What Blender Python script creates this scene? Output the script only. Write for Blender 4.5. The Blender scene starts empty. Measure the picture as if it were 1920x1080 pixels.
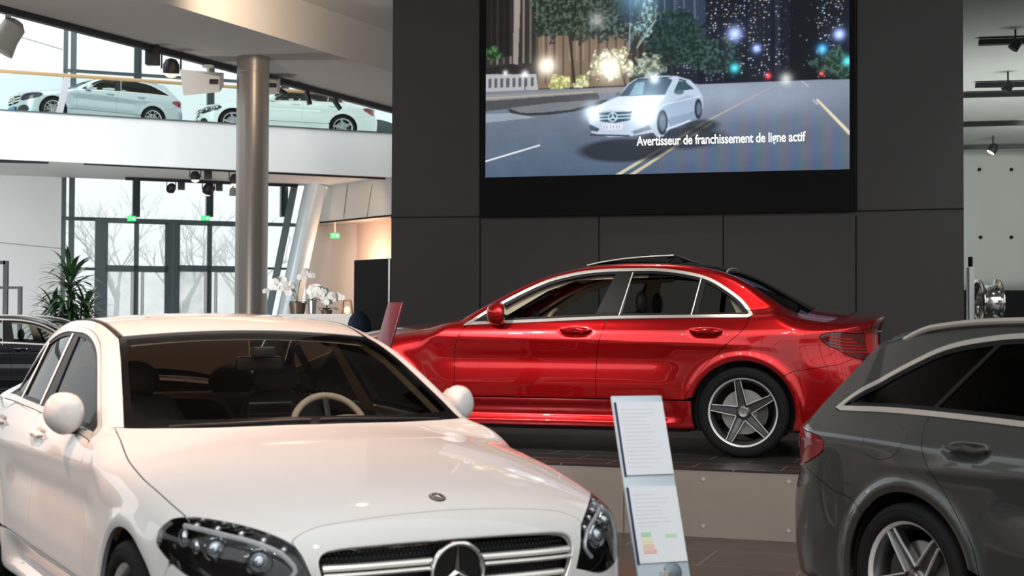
import bpy, bmesh, math, random
import numpy as np
from mathutils import Vector, Matrix
from mathutils.geometry import delaunay_2d_cdt

random.seed(7)
scene = bpy.context.scene
# ---------------------------------------------------------------- camera (50 mm, eye height 1.41 m, tipped up 1.5 degrees)
cam_d = bpy.data.cameras.new('camera'); cam_d.lens = 36 * 2690.0 / 1920; cam_d.sensor_width = 36
cam = bpy.data.objects.new('camera', cam_d); scene.collection.objects.link(cam)
cam.location = (0, 0, 1.412)
_pitch, _roll = 0.0259, 0.00488
cam.rotation_mode = 'XYZ'
cam.matrix_world = Matrix.Translation((0, 0, 1.412)) @ Matrix.Rotation(math.pi / 2 + _pitch, 4, 'X') @ Matrix.Rotation(_roll, 4, 'Z')
scene.camera = cam
cam_d.dof.use_dof = True; cam_d.dof.focus_distance = 12.4; cam_d.dof.aperture_fstop = 4.6
cam_d.clip_end = 300
scene.view_settings.view_transform = 'Standard'; scene.view_settings.look = 'None'
scene.view_settings.gamma = 1.0; scene.view_settings.use_curve_mapping = False
scene.view_settings.exposure = 0.0
# ---------------------------------------------------------------- sky and lamps
world = bpy.data.worlds.new('overcast_sky'); scene.world = world; world.use_nodes = True
_n = world.node_tree.nodes; _l = world.node_tree.links
_bg = _n['Background']; _bg.inputs[1].default_value = 1.22
_tc = _n.new('ShaderNodeTexCoord'); _sp = _n.new('ShaderNodeSeparateXYZ'); _cr = _n.new('ShaderNodeValToRGB')
_l.new(_tc.outputs['Generated'], _sp.inputs[0]); _l.new(_sp.outputs['Z'], _cr.inputs[0]); _l.new(_cr.outputs[0], _bg.inputs[0])
_cr.color_ramp.elements[0].position = .0; _cr.color_ramp.elements[0].color = (.86, .88, .88, 1)
_cr.color_ramp.elements[1].position = .25; _cr.color_ramp.elements[1].color = (.92, .96, .98, 1)


def lamp(kind, name, loc, target, power, col, size=.1, spot=60, blend=.4):
    d = bpy.data.lights.new(name, kind); d.energy = power; d.color = col
    if kind == 'SPOT': d.spot_size = math.radians(spot); d.spot_blend = blend; d.shadow_soft_size = size
    elif kind == 'AREA': d.size = size
    else: d.shadow_soft_size = size
    o = bpy.data.objects.new(name, d); scene.collection.objects.link(o); o.location = loc
    o.rotation_euler = (Vector(target) - Vector(loc)).to_track_quat('-Z', 'Y').to_euler()
    return o


WARM = (1.0, .57, .37); NEUT = (1.0, .86, .74)
# warm track spots over the white saloon
lamp('SPOT', 'spot_white_a', (-4.2, 6.2, 6.2), (-1.25, 6.6, 1.2), 1450, WARM, .06, 34, .8)
lamp('SPOT', 'spot_white_b', (-4.6, 3.0, 6.4), (-1.75, 6.4, .95), 260, WARM, .06, 26, .6)
lamp('SPOT', 'spot_white_c', (-.6, 9.5, 6.8), (-1.1, 7.0, 1.0), 600, WARM, .06, 45, .6)
# the red car's key spots
lamp('SPOT', 'spot_red_a', (-3.4, 5.6, 6.0), (-.6, 11.0, 1.25), 1900, (1, .93, .86), .05, 27, .7)
lamp('SPOT', 'spot_red_b', (1.4, 4.6, 7.0), (1.2, 11.0, 1.4), 170, NEUT, .05, 36, .7)
lamp('SPOT', 'spot_red_c', (.8, 12.9, 7.2), (.9, 12.0, 1.3), 420, NEUT, .05, 60, .5)
# the grey estate and floor
lamp('SPOT', 'spot_grey_a', (4.2, 6.5, 6.8), (3.4, 5.2, 1.3), 620, (1, .52, .28), .05, 46, .6)
lamp('SPOT', 'spot_floor', (2.2, 7.6, 7.2), (2.0, 8.6, 0), 260, NEUT, .05, 60, .6)
# rows of small spots behind and above the camera: they sparkle in the paint
for _i, (_x, _y) in enumerate([(-4, -1), (-2.5, .5), (-.8, -.8), (1, .8), (2.6, -.6), (4.4, .9), (0.2, 2.8), (5.6, 3.2), (-5.5, 2.6), (3.2, 3.0)]):
    lamp('SPOT', 'ceiling_spot_%d' % _i, (_x, _y, 7.3), (_x * .6 + .4, _y + 6.5, .8), 110, (1, .95, .90), .07, 55, .6)
# wash on the walkway fascia
lamp('SPOT', 'fascia_glow', (-3.6, 24.2, 6.95), (-5.0, 26.2, 7.55), 380, (1, .78, .55), .08, 110, .8)
# added fill areas brightening the atrium from above, no fitting modelled
lamp('AREA', 'atrium_fill', (-15, 25, 11.5), (-9, 38, 5.5), 620, (.90, .96, 1.0), 6)
lamp('AREA', 'atrium_fill_far', (-12, 37.5, 13.0), (-12, 38.5, 6), 200, (.90, .96, 1.0), 6)
# added fill areas near the floor, out of sight, brightening soffits and ceiling
lamp('AREA', 'soffit_fill_left', (-6.5, 15.0, .35), (-6.0, 27, 7.0), 620, (1, .95, .90), 1.2)
lamp('AREA', 'soffit_fill_back', (-11, 30, .35), (-9, 38, 5.5), 380, (.95, .98, 1.0), 1.5)
lamp('AREA', 'ceiling_fill_right', (7.5, 19.0, .5), (9, 21, 4.7), 330, (.95, 1.0, .97), 4)
lamp('SPOT', 'rim_fill', (5.6, 11.4, 6.4), (4.75, 14.3, 1.6), 160, (.95, .98, 1), .06, 30, .5)  # added fill on the rim and post, standing in for daylight
lamp('AREA', 'wall_fill_left', (-15.5, 30.0, 5.2), (-17, 40, 2.0), 420, (.93, .98, 1), 3)  # added fill that brightens the lower white wall at left
lamp('SPOT', 'right_wall_wash', (8.5, 22.5, 4.6), (9.0, 27.2, 2.6), 170, (.96, 1.0, .95), .1, 120, .8)
# warm room at the back
lamp('POINT', 'back_room', (-4.6, 42.2, 3.2), (0, 0, 0), 130, (1, .66, .46), .2)
lamp('SPOT', 'fascia_spot', (-4.6, 38.6, 5.3), (-4.5, 40.6, 4.7), 90, (1, .70, .48), .06, 70, .8)
# ---------------------------------------------------------------- helpers
C = bpy.context.scene.collection
PI = math.pi


def tag(o, label=None, cat=None, group=None, kind=None):
    if label: o['label'] = label
    if cat: o['category'] = cat
    if group: o['group'] = group
    if kind: o['kind'] = kind
    return o


def empty(name, loc=(0, 0, 0), rz=0.0, label=None, cat=None, group=None):
    o = bpy.data.objects.new(name, None)
    o.empty_display_size = 0.2
    C.objects.link(o)
    o.location = loc
    o.rotation_euler = (0, 0, rz)
    return tag(o, label, cat, group)


def obj_from(name, V, F, mat, parent=None, normals=None, mats=None, fm=None, smooth=True):
    me = bpy.data.meshes.new(name)
    me.from_pydata([tuple(map(float, p)) for p in V], [], [tuple(map(int, f)) for f in F])
    if smooth is True:
        me.polygons.foreach_set('use_smooth', [True] * len(me.polygons))
    for m in (mats or [mat]):
        me.materials.append(m)
    if fm is not None:
        me.polygons.foreach_set('material_index', [int(i) for i in fm])
    me.update()
    if normals is not None:
        me.normals_split_custom_set_from_vertices([tuple(map(float, n)) for n in normals])
    o = bpy.data.objects.new(name, me)
    C.objects.link(o)
    if parent is not None:
        o.parent = parent
    return o


class MB:
    """collects shapes, links them as ONE mesh"""
    def __init__(s):
        s.V = []; s.F = []; s.S = []

    def add(s, V, F, smooth=False):
        b = len(s.V)
        s.V += [tuple(map(float, v)) for v in V]
        s.F += [tuple(i + b for i in f) for f in F]
        s.S += [smooth] * len(F)
        return s

    def box(s, x0, x1, y0, y1, z0, z1, M=None):
        V = [(x, y, z) for x in (x0, x1) for y in (y0, y1) for z in (z0, z1)]
        if M is not None: V = [tuple(M @ Vector(v)) for v in V]
        return s.add(V, [(0, 1, 3, 2), (4, 6, 7, 5), (0, 4, 5, 1), (2, 3, 7, 6), (0, 2, 6, 4), (1, 5, 7, 3)])

    def rbox(s, x0, x1, y0, y1, z0, z1, r=0.01, n=3, M=None):
        """box with rounded edges along z and softened top and bottom"""
        V = []; F = []
        rings = []
        for (z, ins) in ((z0, r), (z0 + r * .3, r * .3), (z0 + r, 0), (z1 - r, 0), (z1 - r * .3, r * .3), (z1, r)):
            ring = []
            for (cx, cy, a0) in ((x1 - r, y1 - r, 0), (x0 + r, y1 - r, 90), (x0 + r, y0 + r, 180), (x1 - r, y0 + r, 270)):
                for k in range(n + 1):
                    a = math.radians(a0 + 90 * k / n)
                    rr = max(r - ins, 0.0001)
                    ring.append((cx + rr * math.cos(a), cy + rr * math.sin(a), z))
            rings.append(ring)
        m = len(rings[0])
        for ring in rings: V += ring
        for i in range(len(rings) - 1):
            for j in range(m):
                k = (j + 1) % m
                F.append((i * m + j, i * m + k, (i + 1) * m + k, (i + 1) * m + j))
        F.append(tuple(range(m - 1, -1, -1)))
        F.append(tuple((len(rings) - 1) * m + j for j in range(m)))
        if M is not None: V = [tuple(M @ Vector(v)) for v in V]
        return s.add(V, F, True)

    def prism(s, poly, z0, z1, M=None, smooth=False):
        n = len(poly)
        V = [(p[0], p[1], z0) for p in poly] + [(p[0], p[1], z1) for p in poly]
        F = [(i, (i + 1) % n, n + (i + 1) % n, n + i) for i in range(n)] + [tuple(range(n - 1, -1, -1)), tuple(range(n, 2 * n))]
        if M is not None: V = [tuple(M @ Vector(v)) for v in V]
        return s.add(V, F, smooth)

    def lathe(s, prof, n=32, M=None, cap=True, smooth=True, a0=0., a1=2 * PI):
        """prof: (r, z) pairs round the z axis"""
        V = []; F = []
        full = abs(a1 - a0 - 2 * PI) < 1e-6
        m = n if full else n + 1
        for (r, z) in prof:
            for j in range(m):
                a = a0 + (a1 - a0) * j / n
                V.append((r * math.cos(a), r * math.sin(a), z))
        for i in range(len(prof) - 1):
            for j in range(n):
                k = (j + 1) % m
                F.append((i * m + j, i * m + k, (i + 1) * m + k, (i + 1) * m + j))
        if cap and full:
            if prof[0][0] > 1e-5: F.append(tuple(range(m - 1, -1, -1)))
            if prof[-1][0] > 1e-5: F.append(tuple((len(prof) - 1) * m + j for j in range(m)))
        if M is not None: V = [tuple(M @ Vector(v)) for v in V]
        return s.add(V, F, smooth)

    def cyl(s, p, q, r, n=16, r2=None, cap=True):
        p = Vector(p); q = Vector(q); d = q - p
        M = Matrix.Translation(p) @ d.to_track_quat('Z', 'Y').to_matrix().to_4x4()
        return s.lathe([(r, 0), (r if r2 is None else r2, d.length)], n, M, cap)

    def tube(s, pts, r, n=10, closed=False, flat=1.0, up=None):
        pts = [Vector(p) for p in pts]
        V = []; F = []
        m = len(pts)
        prev = None
        for i, p in enumerate(pts):
            if closed: t = pts[(i + 1) % m] - pts[i - 1]
            else: t = pts[min(i + 1, m - 1)] - pts[max(i - 1, 0)]
            t.normalize()
            if prev is None:
                u = Vector(up) if up is not None else (Vector((0, 0, 1)) if abs(t.z) < .9 else Vector((1, 0, 0)))
            else: u = prev
            u = (u - t * u.dot(t)).normalized(); prev = u
            w = t.cross(u)
            rr = r[i] if isinstance(r, (list, tuple)) else r
            for j in range(n):
                a = 2 * PI * j / n
                V.append(tuple(p + u * (rr * math.cos(a) * flat) + w * (rr * math.sin(a))))
        for i in range(m if closed else m - 1):
            for j in range(n):
                k = (j + 1) % n; i2 = (i + 1) % m
                F.append((i * n + j, i * n + k, i2 * n + k, i2 * n + j))
        if not closed:
            F.append(tuple(range(n - 1, -1, -1))); F.append(tuple((m - 1) * n + j for j in range(n)))
        return s.add(V, F, True)

    def ball(s, c, r, n=12, sc=(1, 1, 1), M=None):
        prof = [(max(1e-6, math.sin(PI * i / n)) * r, -math.cos(PI * i / n) * r) for i in range(n + 1)]
        T = Matrix.Translation(c) @ (M if M is not None else Matrix.Identity(4)) @ Matrix.Diagonal((*sc, 1))
        return s.lathe(prof, n + 4, T, cap=False)

    def build(s, name, mat, parent=None):
        me = bpy.data.meshes.new(name)
        me.from_pydata(s.V, [], s.F)
        me.polygons.foreach_set('use_smooth', s.S)
        me.materials.append(mat)
        bm = bmesh.new(); bm.from_mesh(me)
        bmesh.ops.recalc_face_normals(bm, faces=bm.faces)
        for e in bm.edges:
            if len(e.link_faces) == 2 and e.calc_face_angle(0) > 0.7: e.smooth = False
        bm.to_mesh(me); bm.free()
        me.update()
        o = bpy.data.objects.new(name, me)
        C.objects.link(o)
        if parent is not None: o.parent = parent
        return o


def copy_tree(o, parent=None):
    c = o.copy(); C.objects.link(c)
    if parent is not None: c.parent = parent
    for ch in [k for k in KIDS.get(o, ())]:
        copy_tree(ch, c)
    return c


KIDS = {}


def index_kids():
    KIDS.clear()
    for o in bpy.data.objects:
        if o.parent: KIDS.setdefault(o.parent, []).append(o)


def copy_thing(o, loc, rz, label=None, group=None):
    index_kids()
    c = copy_tree(o)
    c.location = loc; c.rotation_euler = (0, 0, rz)
    if label: c['label'] = label
    if group: c['group'] = group
    return c


# ---------------------------------------------------------------- materials
def mat(name, col, rough=0.5, metal=0.0, coat=0.0, spec=0.5, trans=0.0, ior=1.45, emit=None, es=0.0, alpha=None, coat_rough=0.03):
    m = bpy.data.materials.new(name); m.use_nodes = True
    b = m.node_tree.nodes['Principled BSDF']
    b.inputs['Base Color'].default_value = (*col, 1)
    b.inputs['Roughness'].default_value = rough
    b.inputs['Metallic'].default_value = metal
    b.inputs['Coat Weight'].default_value = coat
    b.inputs['Coat Roughness'].default_value = coat_rough
    b.inputs['Specular IOR Level'].default_value = spec
    b.inputs['Transmission Weight'].default_value = trans
    b.inputs['IOR'].default_value = ior
    if emit:
        b.inputs['Emission Color'].default_value = (*emit, 1)
        b.inputs['Emission Strength'].default_value = es
    return m


def noisy(m, scale, amount, bump=0.0, rough=0.0, detail=4, stretch=(1, 1, 1)):
    """procedural colour mottling (+ bump) on a principled material"""
    nt = m.node_tree; N = nt.nodes; L = nt.links; b = N['Principled BSDF']
    tc = N.new('ShaderNodeTexCoord'); mp = N.new('ShaderNodeMapping')
    mp.inputs['Scale'].default_value = stretch
    no = N.new('ShaderNodeTexNoise'); no.inputs['Scale'].default_value = scale; no.inputs['Detail'].default_value = detail
    L.new(tc.outputs['Object'], mp.inputs['Vector']); L.new(mp.outputs[0], no.inputs['Vector'])
    c = b.inputs['Base Color'].default_value[:]
    mx = N.new('ShaderNodeMix'); mx.data_type = 'RGBA'
    mx.inputs[6].default_value = [v * (1 - amount) for v in c[:3]] + [1]
    mx.inputs[7].default_value = [min(1, v * (1 + amount)) for v in c[:3]] + [1]
    L.new(no.outputs['Fac'], mx.inputs[0]); L.new(mx.outputs[2], b.inputs['Base Color'])
    if bump:
        bp = N.new('ShaderNodeBump'); bp.inputs['Strength'].default_value = bump; bp.inputs['Distance'].default_value = 0.01
        L.new(no.outputs['Fac'], bp.inputs['Height']); L.new(bp.outputs[0], b.inputs['Normal'])
    return m


def glass(name, tint, rough=0.0, clear=0.8, gloss_ior=1.45):
    """thin pane: see-through tint with a fresnel mirror on top"""
    m = bpy.data.materials.new(name); m.use_nodes = True
    nt = m.node_tree; N = nt.nodes; L = nt.links; N.clear()
    out = N.new('ShaderNodeOutputMaterial')
    tr = N.new('ShaderNodeBsdfTransparent'); tr.inputs[0].default_value = (*[t * clear for t in tint], 1)
    gl = N.new('ShaderNodeBsdfGlossy'); gl.inputs['Roughness'].default_value = rough
    fr = N.new('ShaderNodeFresnel'); fr.inputs['IOR'].default_value = gloss_ior
    mx = N.new('ShaderNodeMixShader')
    L.new(fr.outputs[0], mx.inputs[0]); L.new(tr.outputs[0], mx.inputs[1]); L.new(gl.outputs[0], mx.inputs[2])
    L.new(mx.outputs[0], out.inputs[0])
    return m


def flake_paint(name, col, rough=0.35, metal=0.75, coat=1.0, dark=0.5):
    m = mat(name, col, rough, metal, coat, coat_rough=0.02)
    nt = m.node_tree; N = nt.nodes; L = nt.links; b = N['Principled BSDF']
    lw = N.new('ShaderNodeLayerWeight'); lw.inputs[0].default_value = 0.35
    mx = N.new('ShaderNodeMix'); mx.data_type = 'RGBA'
    mx.inputs[6].default_value = (*col, 1); mx.inputs[7].default_value = (*[c * dark for c in col], 1)
    L.new(lw.outputs['Facing'], mx.inputs[0]); L.new(mx.outputs[2], b.inputs['Base Color'])
    return m


def descend(o):
    out = []
    for c in KIDS.get(o, ()):
        out.append(c); out += descend(c)
    return out


def repaint(root, by_mat, by_name=None):
    """object-level materials on a copy that shares its meshes"""
    index_kids()
    for o in descend(root):
        if o.type != 'MESH' or not o.material_slots: continue
        k = o.material_slots[0].material
        base = o.name.split('.')[0]
        m = (by_name or {}).get(base) or by_mat.get(k.name if k else '')
        if m is not None:
            o.material_slots[0].link = 'OBJECT'
            o.material_slots[0].material = m
# ---------------------------------------------------------------- car body: one implicit surface cut into panels
def _table(pts, sig=0.03, x0=-1.4, x1=4.6, n=6001):
    pts = sorted(pts)
    xs = np.array([p[0] for p in pts], float); ys = np.array([p[1] for p in pts], float)
    g = np.linspace(x0, x1, n)
    h = np.diff(xs); d = np.diff(ys) / h
    m = np.zeros(len(xs)); m[0] = d[0]; m[-1] = d[-1]
    for i in range(1, len(xs) - 1):
        if d[i - 1] * d[i] > 0:
            w1 = 2 * h[i] + h[i - 1]; w2 = h[i] + 2 * h[i - 1]
            m[i] = (w1 + w2) / (w1 / d[i - 1] + w2 / d[i])
    i = np.clip(np.searchsorted(xs, g) - 1, 0, len(h) - 1)
    t = (g - xs[i]) / h[i]
    tc = np.clip(t, 0, 1)
    y = (2 * tc**3 - 3 * tc**2 + 1) * ys[i] + (tc**3 - 2 * tc**2 + tc) * h[i] * m[i] + (-2 * tc**3 + 3 * tc**2) * ys[i + 1] + (tc**3 - tc**2) * h[i] * m[i + 1]
    y = y + np.where(t > 1, (t - 1) * h[i] * m[-1], 0) + np.where(t < 0, t * h[i] * m[0], 0)
    if sig > 0:
        st = (x1 - x0) / (n - 1); k = int(3 * sig / st)
        w = np.exp(-0.5 * (np.arange(-k, k + 1) * st / sig)**2); w /= w.sum()
        y = np.convolve(np.pad(y, k, mode='reflect', reflect_type='odd'), w, 'valid')
    return lambda q: np.interp(q, g, y)


def smax(a, b, k):
    h = np.clip(0.5 + 0.5 * (a - b) / k, 0, 1)
    return b * (1 - h) + a * h + k * h * (1 - h)


def sstep(a, b, x):
    t = np.clip((x - a) / (b - a), 0, 1); return t * t * (3 - 2 * t)


def splus(x, e=0.02):
    return 0.5 * (x + np.sqrt(x * x + e * e))


class Shape:
    def __init__(s, kind):
        s.kind = kind
        est = kind == 'estate'
        s.grips = (1.595, 2.50 if est else 2.571)
        hood = [(-1.2, .25), (-.86, .62), (-.80, .705), (-.765, .745), (-.72, .785), (-.64, .828), (-.5, .868), (-.2, .922), (.1, .965), (.35, .993)]
        ws = [(.47, 1.008), (.65, 1.088), (.86, 1.182), (1.1, 1.298), (1.25, 1.358), (1.36, 1.388), (1.5, 1.420), (1.7, 1.452), (1.95, 1.466)]
        if est:
            back = [(2.2, 1.466), (2.6, 1.458), (3.0, 1.435), (3.3, 1.40), (3.45, 1.372), (3.66, 1.33), (4.3, 1.2)]
        else:
            back = [(2.2, 1.463), (2.4, 1.449), (2.6, 1.420), (2.75, 1.380), (2.9, 1.320), (3.1, 1.21), (3.3, 1.108), (3.4, 1.088), (3.6, 1.068), (3.72, 1.062), (3.83, 1.056), (4.4, .9)]
        s.T0 = _table(hood + ws + back, .025)
        s.c1 = _table([(-1, .16), (-.5, .12), (0, .09), (.3, .09), (.6, .03), (.9, .03), (1.3, .08), (1.6, .10), (2.4, .10), (2.8, .09), (3.3, .12), (3.8, .16), (4.2, .2)], .05)
        s.c2 = _table([(-1, .10), (-.5, .10), (0, .10), (.3, .06), (.6, .0), (3.0, .0), (3.3, .05), (3.9, .1)], .05)
        if est:
            s.sw = _table([(-1, .25), (-.8, .2), (-.6, .15), (-.3, .05), (0, 0), (.2, .05), (.5, .25), (.65, .27), (1., .17), (1.35, .08), (1.6, 0), (3.0, 0), (3.5, -.15), (4, -.15)], .05)
            s.W0 = _table([(-1, .76), (-.8, .80), (-.6, .835), (-.4, .862), (-.2, .882), (0, .893), (.4, .886), (1, .884), (1.8, .889), (2.5, .889), (2.84, .893), (3.2, .88), (3.5, .856), (3.7, .835), (3.9, .80)], .06)
            s.G0 = _table([(-1, .6), (.4, .66), (.62, .765), (.8, .805), (1.2, .825), (1.8, .83), (2.6, .825), (3.1, .80), (3.5, .755), (3.9, .70)], .06)
            s.XR = _table([(.1, 3.74), (.22, 3.83), (.4, 3.875), (.55, 3.88), (.66, 3.865), (.72, 3.84), (.9, 3.845), (1.0, 3.73), (1.1, 3.615), (1.2, 3.505), (1.3, 3.41), (1.38, 3.34), (1.5, 3.23)], .02, 0, 1.6, 1601)
        else:
            s.sw = _table([(-1, .25), (-.8, .2), (-.6, .15), (-.3, .05), (0, 0), (.2, .05), (.5, .25), (.65, .27), (1., .17), (1.35, .08), (1.6, 0), (2.3, 0), (2.7, -.15), (3.1, -.30), (3.35, -.30), (3.6, -.1), (3.8, 0)], .05)
            s.W0 = _table([(-1, .76), (-.8, .80), (-.6, .835), (-.4, .862), (-.2, .882), (0, .893), (.4, .886), (1, .884), (1.8, .889), (2.5, .889), (2.84, .893), (3.2, .878), (3.5, .848), (3.7, .81), (3.9, .75)], .06)
            s.G0 = _table([(-1, .6), (.4, .66), (.62, .765), (.8, .805), (1.2, .825), (1.8, .83), (2.3, .825), (2.6, .805), (2.9, .765), (3.2, .70), (3.5, .62), (3.9, .5)], .06)
            s.XR = _table([(.1, 3.74), (.22, 3.84), (.4, 3.882), (.55, 3.886), (.66, 3.872), (.74, 3.835), (.85, 3.81), (.95, 3.815), (1.02, 3.84), (1.1, 3.85)], .015, 0, 1.6, 1601)
        s.XF = _table([(.1, -.68), (.2, -.765), (.3, -.795), (.45, -.80), (.56, -.795), (.66, -.785), (.74, -.768), (.80, -.73), (.9, -.62)], .02, 0, 1.6, 1601)
        s.PF = _table([(0, 0), (.3, .012), (.5, .045), (.6, .08), (.7, .145), (.78, .24), (.85, .40), (.9, .6)], .02, -.2, 1.2, 1401)
        s.PR = _table([(0, 0), (.3, .01), (.5, .04), (.62, .09), (.72, .17), (.8, .30), (.87, .55)], .02, -.2, 1.2, 1401)
        if est: s.PR = _table([(0, 0), (.3, .01), (.5, .03), (.65, .06), (.75, .11), (.82, .20), (.88, .42)], .02, -.2, 1.2, 1401)
        s.zc = _table([(0, .90), (.68, .862), (1.27, .853), (1.8, .840), (2.87, .812), (3.3, .80)], .1)
        s.zb = _table([(0, .95), (.7, .962), (.9, .965), (1.8, 1.0), (2.9, 1.02), (3.3, 1.03)], .08)

    def W(s, x, z):
        w = s.W0(x)
        B = w + 0 * z
        m = sstep(.15, .5, x) * (1 - sstep(2.95, 3.3, x))
        # shoulder
        B = B - .62 * splus(z - .915, .03) - 1.9 * splus(z - s.zb(x) - .015, .02) * m
        # falling character line
        dz = z - s.zc(x)
        am = sstep(-.35, .3, x) * (1 - sstep(2.75, 3.15, x))
        B = B + .016 * am * np.exp(-np.sqrt((dz / .055)**2 + .03))
        # door flank: gentle belly, scoop low down, sill blade
        d = sstep(.42, .70, x) * (1 - sstep(2.15, 2.42, x))
        B = B - d * .012 * np.exp(-((z - .70) / .06)**2)
        B = B + d * .006 * np.exp(-((z - .52) / .07)**2)
        B = B - d * .052 * (1 - sstep(.30, .43, z)) + d * .045 * (1 - sstep(.235, .285, z))
        # dished recess behind each door grip
        for xc in s.grips:
            B = B - .022 * np.exp(-(((x - xc) / .105)**2 + ((z - .905) / .030)**2)**2)
        # lower rocker tuck
        B = B - .25 * splus(.235 - z, .03)
        # wheel arch flares
        for xc in (0.0, 2.84):
            r = np.sqrt((x - xc)**2 + (z - .33)**2)
            B = B + .016 * np.exp(-((r - .405) / .035)**2) * sstep(.22, .40, z)
        G = s.G0(x) - .48 * (z - 1.0) - .03 * splus(z - 1.30, .03)
        k = .035
        low = -np.where(z > -9, smax(-B, -G, k), 0)          # smooth min
        up = smax(B, G, k)
        g = sstep(.93, .99, z)
        return B * (1 - g) + up * g

    def T(s, x, y):
        y = np.abs(y)
        xe = x - s.sw(x) * y * y
        return s.T0(xe) - s.c1(x) * y**2 - s.c2(x) * y**4

    def f(s, P):
        x, y, z = P[..., 0], np.abs(P[..., 1]), P[..., 2]
        a = y - s.W(x, z)
        b = z - s.T(x, y)
        ks = .04 + .10 * (1 - sstep(.35, .62, x)) + .05 * sstep(3.0, 3.3, x) * (0 if s.kind == 'estate' else 1)
        f = smax(a, b, ks)
        c = s.XF(z) + s.PF(y) - x
        d = x - s.XR(z) + s.PR(y)
        f = smax(f, c, .05)
        f = smax(f, d, .03)
        return smax(f, .19 - z, .03)

    def N(s, P):
        e = 0.0015
        n = np.stack([s.f(P + np.eye(3)[i] * e) - s.f(P - np.eye(3)[i] * e) for i in range(3)], -1)
        return n / np.maximum(np.linalg.norm(n, axis=-1, keepdims=True), 1e-9)

    def cast(s, O, D, L=7.0, n=200):
        """march from outside until the surface is crossed, then bisect"""
        O = np.atleast_2d(O); D = np.broadcast_to(D, O.shape)
        m = len(O)
        t = np.zeros(m); lo = np.zeros(m); hi = np.zeros(m)
        act = np.arange(m); bt = np.zeros(m); bf = np.full(m, 1e9); hit = np.zeros(m, bool)
        for _ in range(260):
            fv = s.f(O[act] + D[act] * t[act][:, None])
            ins = fv < 0
            h = act[ins]; hit[h] = True; hi[h] = t[h]
            act = act[~ins]; fv = fv[~ins]
            if not len(act): break
            b = fv < bf[act]; bf[act[b]] = fv[b]; bt[act[b]] = t[act[b]]
            lo[act] = t[act]
            t[act] += np.maximum(fv * .4, .003)
            act = act[t[act] < L]
            if not len(act): break
        lo = np.where(hit, lo, 0); 
        for _ in range(14):
            mid = (lo + hi) / 2
            neg = s.f(O + D * mid[:, None]) < 0
            hi = np.where(neg, mid, hi); lo = np.where(neg, lo, mid)
        t = np.where(hit, (lo + hi) / 2, bt)
        return O + D * t[:, None]


class Chart:
    """maps 2D <-> body surface by casting a family of rays"""
    def __init__(s, sh, kind, e=0.0, xc=0.0, yc=0.4, sx=-1):
        s.sh = sh; s.kind = kind; s.t = math.tan(math.radians(e)); s.c = math.cos(math.radians(e)); s.s_ = math.sin(math.radians(e))
        s.xc = xc; s.yc = yc; s.sx = sx; s.R = .6

    def rays(s, u, v):
        n = len(u)
        if s.kind == 'top':
            return np.stack([u, v, np.full(n, 2.2)], -1), np.tile([0., 0., -1.], (n, 1))
        if s.kind == 'side':
            return np.stack([u, np.full(n, 2.0), v + 1.2 * s.t], -1), np.tile([0., -s.c, -s.s_], (n, 1))
        if s.kind == 'end':      # u = y, v ; rays along -sx x and down
            O = np.stack([np.full(n, s.xc + s.sx * 2.0), u, v + 2.0 * s.t], -1)
            return O, np.tile([-s.sx * s.c, 0., -s.s_], (n, 1))
        q = s.R * PI / 2
        th = np.clip(u, 0, q) / s.R
        ex = np.sin(th) * s.sx; ey = np.cos(th)
        cx = s.xc + np.where(u < 0, u * s.sx, 0); cy = s.yc - np.where(u > q, u - q, 0)
        Rr = 2.0
        O = np.stack([cx + ex * Rr, cy + ey * Rr, v + (Rr - .4) * s.t], -1)
        D = np.stack([-ex * s.c, -ey * s.c, np.full(n, -s.s_)], -1)
        return O, D

    def fwd(s, uv):
        uv = np.atleast_2d(np.asarray(uv, float))
        O, D = s.rays(uv[:, 0], uv[:, 1])
        return s.sh.cast(O, D)

    def inv(s, P):
        P = np.atleast_2d(P); x, y, z = P.T
        if s.kind == 'top': return np.stack([x, y], -1)
        if s.kind == 'side': return np.stack([x, z - (y - .8) * s.t], -1)
        if s.kind == 'end': return np.stack([y, z - s.sx * (x - s.xc) * s.t], -1)
        q = s.R * PI / 2
        dx = (x - s.xc) * s.sx; dy = y - s.yc
        th = np.arctan2(np.maximum(dx, 0), np.maximum(dy, 1e-9))
        u = np.where(dx <= 0, dx, np.where(dy <= 0, q - dy, th * s.R))
        rho = np.where(dx <= 0, dy, np.where(dy <= 0, dx, np.hypot(dx, dy)))
        return np.stack([u, z - (rho - .4) * s.t], -1)


def dens(pts, h=0.02, closed=False):
    """straight-line densify"""
    pts = [np.asarray(p, float) for p in pts]
    out = []
    m = len(pts)
    for i in range(m if closed else m - 1):
        a, b = pts[i], pts[(i + 1) % m]
        k = max(1, int(np.linalg.norm(b - a) / h))
        out += [a + (b - a) * j / k for j in range(k)]
    if not closed: out.append(pts[-1])
    return np.array(out)


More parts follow.
